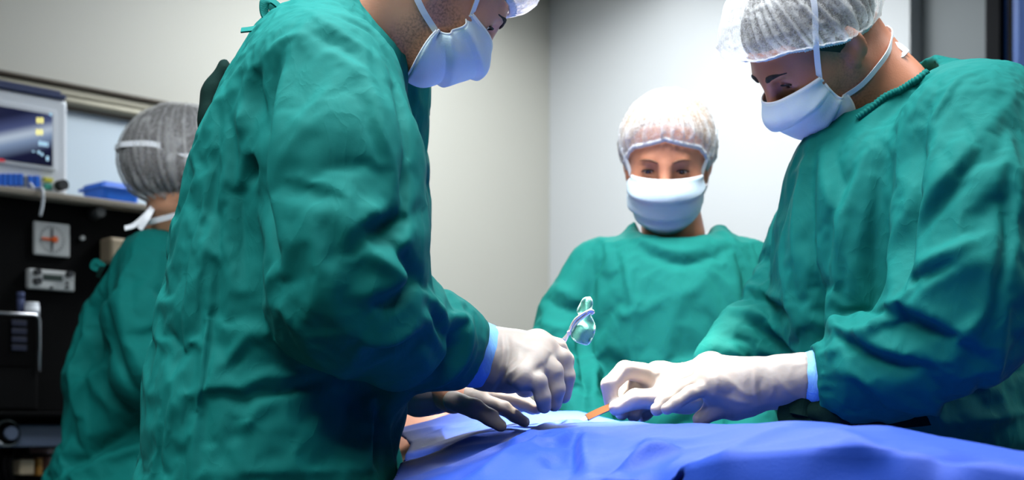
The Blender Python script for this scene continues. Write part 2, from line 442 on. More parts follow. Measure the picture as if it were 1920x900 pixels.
# ------------------------------------------------------------------ materials
TEAL = srgb(0, 89, 85)
M_gown = mat('teal_cotton', TEAL, rough=.8, bump=.10, bscale=900, var=.10, vscale=35, spec=.12)
def crease(m):
    nt = m.node_tree; b = nt.nodes['Principled BSDF']; old = b.inputs['Normal'].links[0].from_node
    tc = nt.nodes.new('ShaderNodeTexCoord'); mp = nt.nodes.new('ShaderNodeMapping'); mp.inputs['Scale'].default_value = (1, 1, .5)
    n = nt.nodes.new('ShaderNodeTexNoise'); n.inputs['Scale'].default_value = 26; n.inputs['Detail'].default_value = 2.5; n.inputs['Distortion'].default_value = .6
    nt.links.new(tc.outputs['Object'], mp.inputs[0]); nt.links.new(mp.outputs[0], n.inputs['Vector'])
    a = nt.nodes.new('ShaderNodeMath'); a.operation = 'SUBTRACT'; a.inputs[1].default_value = .5; nt.links.new(n.outputs['Fac'], a.inputs[0])
    c = nt.nodes.new('ShaderNodeMath'); c.operation = 'ABSOLUTE'; nt.links.new(a.outputs[0], c.inputs[0])
    d = nt.nodes.new('ShaderNodeMath'); d.operation = 'POWER'; d.inputs[1].default_value = .6; nt.links.new(c.outputs[0], d.inputs[0])
    bp = nt.nodes.new('ShaderNodeBump'); bp.inputs['Strength'].default_value = .14; bp.inputs['Distance'].default_value = .010; bp.invert = True
    nt.links.new(d.outputs[0], bp.inputs['Height']); nt.links.new(bp.outputs[0], old.inputs['Normal'])
crease(M_gown)
M_gown2 = mat('teal_cotton_light', srgb(22, 116, 107), rough=.8, bump=.10, bscale=900, var=.08, vscale=30, spec=.12)
crease(M_gown2)
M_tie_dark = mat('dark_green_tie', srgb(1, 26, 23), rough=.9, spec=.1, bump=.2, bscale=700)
M_glove = mat('latex_glove', srgb(146, 136, 130), rough=.58, spec=.35, bump=.10, bscale=170, var=.05, vscale=40, sss=.3)
M_cuff = mat('pale_blue_knit', srgb(110, 165, 225), rough=.85, bump=.4, bscale=500, stretch=(1, 1, .2))
M_mask = mat('mask_blue', srgb(198, 217, 230), rough=.75, bump=.25, bscale=700, var=.04, vscale=60, sss=.1)
M_maskw = mat('mask_white', srgb(234, 238, 244), rough=.7, bump=.15, bscale=700)
M_hair_dark = mat('dark_hair', srgb(34, 25, 22), rough=.55, bump=.8, bscale=260, var=.5, vscale=180, stretch=(1, 1, .25))
M_hair_blond = mat('blond_hair', srgb(206, 150, 78), rough=.5, bump=.8, bscale=200, var=.45, vscale=120, stretch=(1, .3, 1))
M_hair_brown = mat('brown_hair', srgb(44, 34, 34), rough=.55, bump=.8, bscale=240, var=.5, vscale=160, stretch=(.3, 1, 1))
M_brow = mat('brow_hair', srgb(28, 18, 15), rough=.7, bump=.6, bscale=600)
M_browf = mat('light_brow_hair', srgb(120, 80, 58), rough=.7)
M_capA = cap_mat('spunbond_cap_dense', .8)
M_capB = cap_mat('spunbond_cap_grey', .27)
M_capC = cap_mat('spunbond_cap_white', .5)
M_capD = cap_mat('spunbond_cap_thin', .25)
M_band = mat('elastic_white', srgb(228, 230, 235), rough=.8, bump=.3, bscale=500)
M_steel = mat('brushed_steel', srgb(214, 214, 220), rough=.38, metal=.85)
def eye_mat():
    m = mat('eyeball', srgb(225, 215, 210), rough=.1, spec=.6)
    nt = m.node_tree; b = nt.nodes['Principled BSDF']
    tc = nt.nodes.new('ShaderNodeTexCoord'); sx = nt.nodes.new('ShaderNodeSeparateXYZ'); nt.links.new(tc.outputs['Object'], sx.inputs[0])
    at = nt.nodes.new('ShaderNodeAttribute'); at.attribute_name = 'iris'
    cr = nt.nodes.new('ShaderNodeValToRGB'); e = cr.color_ramp.elements
    e[0].position = 0; e[0].color = srgb(228, 214, 206); e[1].position = .9; e[1].color = srgb(8, 6, 6)
    a = e.new(.42); a.color = srgb(215, 200, 192); a = e.new(.46); a.color = srgb(38, 24, 16); a = e.new(.75); a.color = srgb(62, 38, 22); a = e.new(.8); a.color = srgb(8, 6, 6)
    nt.links.new(at.outputs['Fac'], cr.inputs[0]); nt.links.new(cr.outputs[0], b.inputs['Base Color'])
    return m
M_eye = eye_mat()

# ------------------------------------------------------------------ the room
M_wall = mat('painted_wall', srgb(192, 194, 196), rough=.6, bump=.05, bscale=60, var=.02, vscale=1.5)
M_wall_left = mat('painted_wall_beige', srgb(178, 176, 167), rough=.55, bump=.05, bscale=60, var=.02, vscale=1.5)
M_wallgrey = mat('grey_wall_behind', srgb(58, 62, 64), rough=.8)
M_floor = mat('vinyl_floor', srgb(66, 76, 82), rough=.35, var=.1, vscale=40)
M_ceil = mat('ceiling_tile', srgb(190, 190, 186), rough=.9, bump=.1, bscale=80)
def rbox(name, a0, a1, b0, b1, z0, z1, m, parent=None, bev=0):
    """box along the room's own axes"""
    c = R2((a0+a1)/2, (b0+b1)/2)
    bm = bmesh.new(); add_box(bm, (-(a1-a0)/2, -(b1-b0)/2, z0), ((a1-a0)/2, (b1-b0)/2, z1), bev)
    o = bm_obj(name, bm, m, parent); o.location = (c[0], c[1], 0); o.rotation_euler = (0, 0, YAW)
    return o
LA, LB = 8.0, 7.0
tag(rbox('floor', -.15, LA, -.15, LB, -.1, 0, M_floor), kind='structure')
tag(rbox('ceiling', -.15, LA, -.15, LB, CEIL, CEIL+.1, M_ceil), kind='structure')
tag(rbox('wall_left', -.15, LA, -.12, 0, 0, CEIL, M_wall_left), kind='structure')
bD0, bD1, bW1 = 1.685, 1.967, 2.09
tag(rbox('wall_right', -.12, 0, 0, bD0, 0, CEIL, M_wall), kind='structure')
tag(rbox('wall_right', -.12, 0, bW1+.9, LB, 0, CEIL, M_wall), kind='structure')
tag(rbox('wall_back', -.12+LA, LA, 0, LB, 0, CEIL, M_wallgrey), kind='structure')
tag(rbox('wall_front', 0, LA, LB-.12, LB, 0, CEIL, M_wallgrey), kind='structure')
# grey sliding door leaf in its recess, then the dark glazed frame
M_door = mat('door_grey', srgb(92, 100, 103), rough=.5)
M_dark = mat('dark_frame', srgb(4, 6, 12), rough=.6, spec=.1)
M_blue = mat('blue_frame', srgb(22, 82, 160), rough=.4)
d1 = tag(rbox('door_1', -.13, -.08, bD0, bD1, 0, CEIL, M_door), kind='structure')
wn = tag(empty('window_1', (*R2(-.05, bD1+.3), 0), YAW), kind='structure')
def wpart(name, a0, a1, b0, b1, z0, z1, m):
    o = box(name, (-(a1)+(-.05), -(b1-bD1-.3), z0), (-(a0)+(-.05), -(b0-bD1-.3), z1), m, wn, .003); return o
M_glass_white = mat('frosted_glass', srgb(225, 235, 245), rough=.5, emit=srgb(215, 230, 250), estr=.55)
wpart('frame_post', -.10, .02, bD1, bD1+.052, 0, CEIL, M_dark)
wpart('frame_rail', -.10, -.01, bD1+.052, bD1+.066, 0, CEIL, M_blue)
wpart('frame_post', -.10, .0, bD1+.066, bD1+.088, 0, CEIL, M_dark)
wpart('frame_rail', -.10, .005, bD1+.088, bD1+.112, 0, CEIL, M_blue)
wpart('pane', -.09, -.07, bD1+.112, bW1+.9, .95, CEIL, M_glass_white)
wpart('sill', -.10, -.02, bD1+.112, bW1+.9, 0, .95, M_door)
# bed-head rail and the pale panel under it, on the left wall
M_rail = mat('brushed_rail', srgb(132, 128, 114), rough=.45, metal=.5, bump=.1, bscale=60, stretch=(.05, 1, 1))
M_rail_d = mat('rail_dark_strip', srgb(74, 64, 52), rough=.6)  # dark brown for the rail's strip, groove and lip
M_pan = mat('pale_blue_laminate', srgb(196, 210, 222), rough=.5, var=.02, vscale=2)
# heights on the wall plane b=0
def onwall(px, py, b0=0.0):
    kx = (px-CX)/F; d = (b0+K@B1)/(kx*B1[0]+B1[1]); p = P(px, py, d); q = p[:2]-K
    return float(q@A1), p[2]          # a along the left wall, height
a_, zr0 = onwall(0, 142); a2_, zr1 = onwall(300, 228); _, zr2 = onwall(0, 128)
rail = tag(empty('trim_1', (*R2(0, 0), 0), YAW), kind='structure')
def tbox(name, a0, a1, b0, b1, z0, z1, m, bev=0):
    o = box(name, (-a1, -b1, z0), (-a0, -b0, z1), m, rail, bev); return o
zt = onwall(0, 138)[1]; zb = onwall(300, 240)[1]
H_ = zt-zb
aR = onwall(520, 200)[0]
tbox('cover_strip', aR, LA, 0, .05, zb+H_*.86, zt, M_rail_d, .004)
tbox('upper_channel', aR, LA, 0, .035, zb+H_*.50, zb+H_*.86, M_rail, .006)
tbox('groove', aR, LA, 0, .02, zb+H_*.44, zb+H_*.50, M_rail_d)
tbox('lower_channel', aR, LA, 0, .06, zb+H_*.10, zb+H_*.44, M_rail, .012)
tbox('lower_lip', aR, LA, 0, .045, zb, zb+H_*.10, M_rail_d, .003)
tag(rbox('trim_2', aR, LA, 0, .02, .9, zb, M_pan), kind='structure')
# panel bodies added out of view at the room and fill lamps
M_panel = mat('room_fill_glow', srgb(240, 245, 250), rough=.6, emit=(.93, .98, 1, 1), estr=3.0)
M_alu = mat('white_metal', srgb(220, 222, 222), rough=.4)
ceil = bpy.data.objects['ceiling']; bpy.context.view_layer.update()
for (pa, pb, e, sp) in PANELS:
    x, y = R2(pa, pb); q = ceil.matrix_world.inverted() @ Vector((x, y, CEIL))
    fr = box('room_fill_frame', (q.x-.72, q.y-.34, q.z-.02), (q.x+.72, q.y+.34, q.z), M_alu, ceil, .004)
    box('room_fill_diffuser', (q.x-.68, q.y-.3, q.z-.026), (q.x+.68, q.y+.3, q.z-.02), M_panel, fr)

# ------------------------------------------------------------------ generic head
def head_prims(S, H, sc=1.0, ears=True, female=False, eyes=True):
    C, M = H
    T = lambda x, y, z: C+M@(np.array([x, y, z])*sc)
    E = lambda c, r, k=.02, op='u', R=None: S.ell(T(*c), np.array(r)*sc, M if R is None else M@R, k*sc, op)
    Cn = lambda a, b, r0, r1, k=.02, op='u': S.cone(T(*a), T(*b), r0*sc, r1*sc, k*sc, op)
    E((-.014, 0, .034), (.098, .077, .085), .03)
    E((.028, 0, -.018), (.062, .061, .088), .04)
    jw = .013 if female else .02
    Cn((.06, -.012, -.090), (.06, .012, -.090), .021, .021, .03)
    for s in (1, -1):
        Cn((-.004, s*.054, -.048), (.055, s*jw, -.090), .019, .018, .03)
        E((.052, s*.043, -.03), (.026, .022, .022), .025)
    br = .008 if female else .012
    Cn((.079, -.03, .018), (.079, .03, .018), br, br, .018)
    for s in (1, -1):
        E((.094, s*.033, .001), (.011, .017, .010) if female else (.016, .018, .012), .012, 's')
        if eyes:
            E((.0735, s*.032, -.001), (.0142, .0145, .0135), .006)
            E((.089, s*.0325, -.0015), (.012, .0125, .0042), .002, 's')
    Cn((.090, 0, .010), (.113, 0, -.036), .008, .0115, .014)
    for s in (1, -1): E((.103, s*.013, -.041), (.011, .009, .008), .01)
    Cn((.088, -.018, -.067), (.088, .018, -.067), .007, .007, .012); Cn((.087, -.014, -.078), (.087, .014, -.078), .008, .008, .012)
    E((.100, 0, -.0725), (.012, .022, .0016), .003, 's')
    if ears:
        for s in (1, -1):
            th = math.radians(25)*s
            R = np.array([[math.cos(th), math.sin(th), 0], [-math.sin(th), math.cos(th), 0], [0, 0, 1]])
            R = R@np.array([[math.cos(.2), 0, math.sin(.2)], [0, 1, 0], [-math.sin(.2), 0, math.cos(.2)]])
            E((-.012, s*.077, -.008), (.020, .0075, .032), .006, 'u', R)
            E((-.005, s*.0835, -.003), (.0125, .0065, .021), .003, 's', R)
            E((-.004, s*.076, -.034), (.009, .006, .011), .006)
    return T
def frame(c, yaw, pitch, roll=0):
    y, p, r = map(math.radians, (yaw, pitch, roll))
    f = np.array([math.cos(p)*math.cos(y), math.cos(p)*math.sin(y), math.sin(p)]); l = np.array([-math.sin(y), math.cos(y), 0]); u = np.cross(f, l)
    l, u = l*math.cos(r)+u*math.sin(r), u*math.cos(r)-l*math.sin(r)
    return (np.asarray(c, float), np.stack([f, l, u], 1))
_s = SDF(); head_prims(_s, (np.zeros(3), np.eye(3)), ears=False); _v, _q = _s.build(.004, relax=1); SKULL = bvh(_v, _q)
def skull_r(d):
    d = Vector(d).normalized(); h = SKULL.ray_cast(d*.4+Vector((0, 0, .03)), -d)
    return (.4-h[3]) if h[0] is not None else .09

def dome(H, sc, e_rim, shell, nphi=160, nel=44, tuck=0.0, bulge=0.0, pleats=0, pl_amp=0, seed=1, puff=None, off0=.002, over=None):
    """cloth or hair over the skull: rim elevation by azimuth, distance from the skull by `shell`"""
    C, M = H; V = []; A = []
    c0 = np.array([0, 0, .03])
    kp = [0, 45, 70, 90, 110, 135, 180]
    for i in range(nphi):
        ph = 2*math.pi*i/nphi; ad = abs((math.degrees(ph)+180) % 360-180)
        er = np.interp(ad, kp, e_rim)
        for j in range(nel):
            t = j/(nel-1); el = math.radians(er+(90-er)*t)
            d = np.array([math.cos(el)*math.cos(ph), math.cos(el)*math.sin(ph), math.sin(el)])
            r = skull_r(d)+off0
            grow = shell*(1-(1-min(t/.35, 1))**2)
            rr = r+grow
            if puff is not None:
                pr = 1/math.sqrt((d[0]/puff[0])**2+(d[1]/puff[1])**2+(d[2]/puff[2])**2)
                wgt = min(t/.22, 1)**.7
                rr = max(rr, r+(pr-r)*wgt)
            a = 0
            if pleats:
                q = np.array([[math.cos(ph)*2.2, math.sin(ph)*2.2, t*1.4+seed*3.7]])
                wv = math.sin(pleats*ph+6*noise(q, seed)[0])
                wv2 = math.sin(pleats*2.3*ph+9*noise(q+5, seed+1)[0])
                fall = (1-t)**.8*min(1, t*8+.35)
                rid = max(0, wv)**4; rid2 = max(0, wv2)**6
                rr += pl_amp*fall*(rid+.6*rid2-.3)
                a = min(1, fall*(.55*rid+.5*rid2)+max(0, .5-t*7))
                # stray creases over the crown
                q2 = np.array([d*5+seed]); n2 = noise(q2+.4*noise(q2*2, seed+4)[0], seed+3)[0]
                cr = max(0, 1-abs(n2)*9); rr += .002*cr; a = min(1, a+.35*cr)
            if over: rr = over(d, t, rr)
            V.append(C+M@((c0+d*rr)*sc)); A.append(a)
    Fc = []
    for i in range(nphi):
        k = (i+1) % nphi
        for j in range(nel-1): Fc.append((i*nel+j, k*nel+j, k*nel+j+1, i*nel+j+1))
    return np.array(V), np.array(Fc), np.array(A)

def make_cap(root, base, H, sc, e_rim, m, shell=.016, puff=None, pleats=34, seed=1, amp=.006, off0=.0045, ear=.016):
    def over(d, t, rr):
        # the cloth passes outside the ears
        e = math.exp(-((d[0]+.08)/.28)**2-((d[2]+.42)/.36)**2)
        return rr+ear*e*min(1, t*6+.2)
    V, Fc, A = dome(H, sc, e_rim, shell, pleats=pleats, pl_amp=amp, seed=seed, puff=puff, off0=off0, over=over)
    cap = mesh('surgical_cap', V, Fc, m, root, base, attrs={'pleat': A})
    nel = 44; rim = V[0::nel]; C, M = H
    # gathered elastic along the rim: a ruffled band
    n = len(rim); prof = 5; BV = []; BF = []
    up = M[:, 2]
    for i in range(n*3):
        f = i/3; i0 = int(f) % n; i1 = (i0+1) % n; p = rim[i0]*(1-(f-int(f)))+rim[i1]*(f-int(f))
        p2 = V[i0*nel+4]*(1-(f-int(f)))+V[i1*nel+4]*(f-int(f))
        o = unit(p-(C+M@np.array([-.01, 0, .0])*sc)); dn = unit(p-p2)
        wv = math.sin(i*2.05)
        for k, (uu, vv) in enumerate([(-.0015, -.007), (.0025+.0018*wv, -.004), (.0032+.0012*wv, .0), (.0035+.0022*wv, .0035+.001*wv), (-.001, .003)]):
            BV.append(p+o*uu+dn*vv)
    N3 = n*3
    for i in range(N3):
        k = (i+1) % N3
        for j in range(prof): BF.append((i*prof+j, k*prof+j, k*prof+(j+1) % prof, i*prof+(j+1) % prof))
    mesh('elastic_band', BV, BF, M_band, cap, base)
    return cap, V

def make_mask(root, base, H, sc, m=None, seed=3, fan=1.0, low=((.099, -.093), (.085, -.114), (.060, -.128)), vee=.75):
    C, M = H; nu, nv = 61, 37
    prof = smooth_line([(.112, -.012), (.127, -.033), (.125, -.052), (.112, -.073), *low], nv)   # middle of the mask, bridge of the nose to under the chin
    side = smooth_line([(.052, .068, -.018), (.053, .070, -.034), (.051, .070, -.054), (.044, .067, -.064), (.034, .063, -.068)], nv)
    V = np.zeros((nu, nv, 3))
    for j in range(nv):
        v = j/(nv-1); xm, zm = prof[j]; xs, ys, zs = side[j]
        for i in range(nu):
            u = i/(nu-1)*2-1; a = u*math.pi/2
            y = ys*math.sin(a)*(1+.06*math.sin(2*abs(a))); c = math.cos(a)
            pw = 1.45-.6*min(v*2.2, 1)+vee*max(0, v-.6)/.4; x = xs+(xm-xs)*c**pw; z = zs+(zm-zs)*c**.8
            n = unit([x-.02, y, (z+.05)*.5])
            pl = ((v*3.0) % 1.0); ins = min(v*8, 1, (1-v)*8)
            dsp = .0085*(pl**.7-.45)*ins*c**.35                    # three pleats, each lapping over the next
            q = np.array([[u*4, v*6+3, seed*1.7]]); dsp += .0030*noise(q, seed)[0]*(.3+abs(u))
            dsp += fan*.0030*math.sin(v*17+3*u)*max(0, abs(u)-.45)*1.6  # gathers at the side seam
            V[i, j] = np.array([x, y, z])+n*dsp
    W = C+(V.reshape(-1, 3)*sc)@M.T; W3 = W.reshape(nu, nv, 3)
    Fc = np.array([(i*nv+j, i*nv+j+1, (i+1)*nv+j+1, (i+1)*nv+j) for i in range(nu-1) for j in range(nv-1)])
    mk = mesh('face_mask', W, Fc, m or M_mask, root, base)
    sd = mk.modifiers.new('thick', 'SOLIDIFY'); sd.thickness = .0016; sd.offset = 1
    def edge(line, wd):
        hints = [unit(p-(C+M@np.array([.0, 0, -.05])*sc)) for p in line]
        Vv, Ff = sweep(line, [(wd*.5*math.cos(t), .0014*math.sin(t)) for t in np.linspace(0, 2*math.pi, 9)[:-1]], hints=hints)
        mesh('mask_binding', Vv, Ff, M_maskw, mk, base)
    edge(W3[:, 0], .006); edge(W3[:, -1], .006); edge(W3[0, :], .007); edge(W3[-1, :], .007)
    return mk, W3

def tie(mk, base, H, sc, pts, wd=.0085, name='mask_tie', local=True, scale=None):
    C, M = H
    Wp = np.array([C+M@(np.array(p)*sc) for p in pts]) if local else np.array(pts)
    hints = [unit(p-(C+M@(np.array([-.03, 0, q[2]*.7] if local else [-.01, 0, -.02]))*sc)) for p, q in zip(Wp, pts)]
    return ribbon(name, Wp, wd*sc, M_maskw, mk, base, n=8*len(pts), hints=hints, scale=scale)

def make_eyes(root, base, H, sc, look=(1, 0, -.15), brow=None, lash=True, sides=(1, -1), brow_r=.0045):
    C, M = H
    for s in sides:
        c = np.array([.0725, s*.032, -.001]); L = unit(look)
        vs_, fs = [], []
        nr, ns = 14, 20; A = []
        X = unit(np.cross([0, 0, 1], L)); Yv = np.cross(L, X)
        for i in range(nr+1):
            th = math.pi*i/nr
            for j in range(ns):
                ph = 2*math.pi*j/ns
                d = L*math.cos(th)+(X*math.cos(ph)+Yv*math.sin(ph))*math.sin(th)
                vs_.append(C+M@((c+d*.0122)*sc)); A.append(max(0, 1-th/.9))
        for i in range(nr):
            for j in range(ns): fs.append((i*ns+j, (i+1)*ns+j, (i+1)*ns+(j+1) % ns, i*ns+(j+1) % ns))
        mesh('eye', vs_, np.array(fs), M_eye, root, base, attrs={'iris': A})
        if lash:
            pts = [C+M@(np.array(q)*sc) for q in [(.083, s*.0205, -.001), (.0885, s*.028, .0035), (.0885, s*.036, .0035), (.082, s*.0450, -.001)]]
            tube('eyelashes', pts, .0013*sc, M_brow, root, base, n=12, m=6)
        if brow:
            pts = [(.092, s*.013, .0195), (.0935, s*.023, .0228), (.090, s*.036, .0240), (.079, s*.050, .0180)]
            pw = []
            for q in pts:
                d = Vector(q)-Vector((0, 0, .03)); h = SKULL.ray_cast(Vector((0, 0, .03))+d.normalized()*.4, -d.normalized())
                g = np.array(h[0])+np.array(d.normalized())*.0008; pw.append(C+M@(g*sc))
            L_ = smooth_line(pw, 16); hints = [unit(p-C) for p in L_]
            Vv, Ff = sweep(L_, [(brow_r*math.cos(t), .0022*math.sin(t)) for t in np.linspace(0, 2*math.pi, 9)[:-1]], hints=hints, scale=np.interp(np.arange(16), [0, 3, 9, 15], [.6, 1.1, .85, .15])*sc)
            mesh('eyebrow', Vv, Ff, brow, root, base)

def beard_attr(V, H, sc, amt):
    C, M = H; q = ((V-C)@M)/sc
    x, y, z = q.T
    m = np.clip((-.018-z)/.02, 0, 1)*np.clip((x+.012)/.02, 0, 1)*np.clip((z+.19)/.03, 0, 1)
    m = m*np.clip((-.0+(.075-x)*1.2-(z+.03)*1.2)/.03, 0, 1)
    side = np.exp(-((x-.012)/.014)**2)*np.clip((.02-z)/.02, 0, 1)*np.clip((z+.06)/.02, 0, 1)*.9
    return np.clip(np.maximum(m, side), 0, 1)*amt

def sect(y, xl, xr, d, b):
    a = P((xl+xr)/2, y, d); return (a[2], a[0], a[1], (xr-xl)/2/F*d, b)

def make_body(name, base, H, sc, skin, loft, neck, arms, female=False, beard=0, nr=.056, legs=True, shrink=.06):
    S = SDF()
    S.loft(loft, k=.02, grow=-shrink)
    for a in arms:
        S.chain(a['pts'], a['body'], k=.03)
    zc, cx, cy = loft[-1][0], loft[-1][1], loft[-1][2]
    zb = min(l[0] for l in loft); bot = min(loft)
    if legs:
        for s in (1, -1):
            ox, oy = s*.09*a_side[0], s*.09*a_side[1]
            S.chain([(bot[1]+ox, bot[2]+oy, zb+.12), (bot[1]+ox, bot[2]+oy, .48), (bot[1]+ox, bot[2]+oy, .07)], [.075, .055, .042], k=.03)
            fx, fy = a_front[0]*.15, a_front[1]*.15
            S.chain([(bot[1]+ox, bot[2]+oy, .045), (bot[1]+ox+fx, bot[2]+oy+fy, .03)], [.045, .03], k=.02)
    T = head_prims(S, H, sc, female=female)
    S.chain([neck, T(-.04, 0, -.05)], [nr*1.12, nr], k=.03)
    S.cone(neck, T(.01, 0, -.075), nr*.9, nr*.62, k=.035)
    C = H[0]
    V, Q = S.build(.009, fine=[(C-.16*sc, C+.16*sc, .0028)], relax=1)
    o = mesh(name, V, Q, skin, None, base, attrs={'beard': beard_attr(V, H, sc, beard)})
    return o, V, Q
a_side = np.array([0, 1.0]); a_front = np.array([1.0, 0])
# ------------------------------------------------------------------ hands in gloves
def hand(wrist, cuff, mcps, fingers, thumb, rf=.0112, rw=.030, rc=.040, thick=None, extra=None, palm_r=.0155, edge=None, rt=.017):
    """glove: cuff -> wrist -> palm -> five separate fingers; every point is a world place"""
    S = SDF()
    S.chain([cuff, np.array(cuff)*.45+np.array(wrist)*.55, wrist], [rc, rc*.92, rw], k=.015)
    for i, m in enumerate(mcps):
        b = np.array(wrist)+(np.array(m)-np.array(wrist))*.12
        S.chain([b, m], [.020, palm_r], k=.022)
    for a, b in zip(mcps[:-1], mcps[1:]): S.cone(np.array(a)*.9+np.array(wrist)*.1, np.array(b)*.9+np.array(wrist)*.1, palm_r*.9, palm_r*.9, k=.012)
    for i, fg in enumerate(fingers):
        k_ = 1.0 if i < 3 else .9
        n = len(fg); rr = np.linspace(rf*1.12, rf*.80, n+1)*k_
        T = SDF(); S.chain([mcps[i]]+fg, rr, k=.0035)
    n = len(thumb); S.chain(thumb, np.linspace(rt, rt*.62, n), k=.006)
    if edge is not None: S.cut(edge[0], edge[1], .09)
    return S
def glove_mesh(root, base, S, h=.0021, strokes=(), relax=2, seed=0, name='glove', wr=.00045):
    V, Q = S.build(h, pad=.01, relax=relax)
    V = wrinkle(V, Q, wr, 70, seed, (1, 1, 1))
    if strokes: V = folds(V, Q, strokes)
    return mesh(name, V, Q, M_glove, root, base)

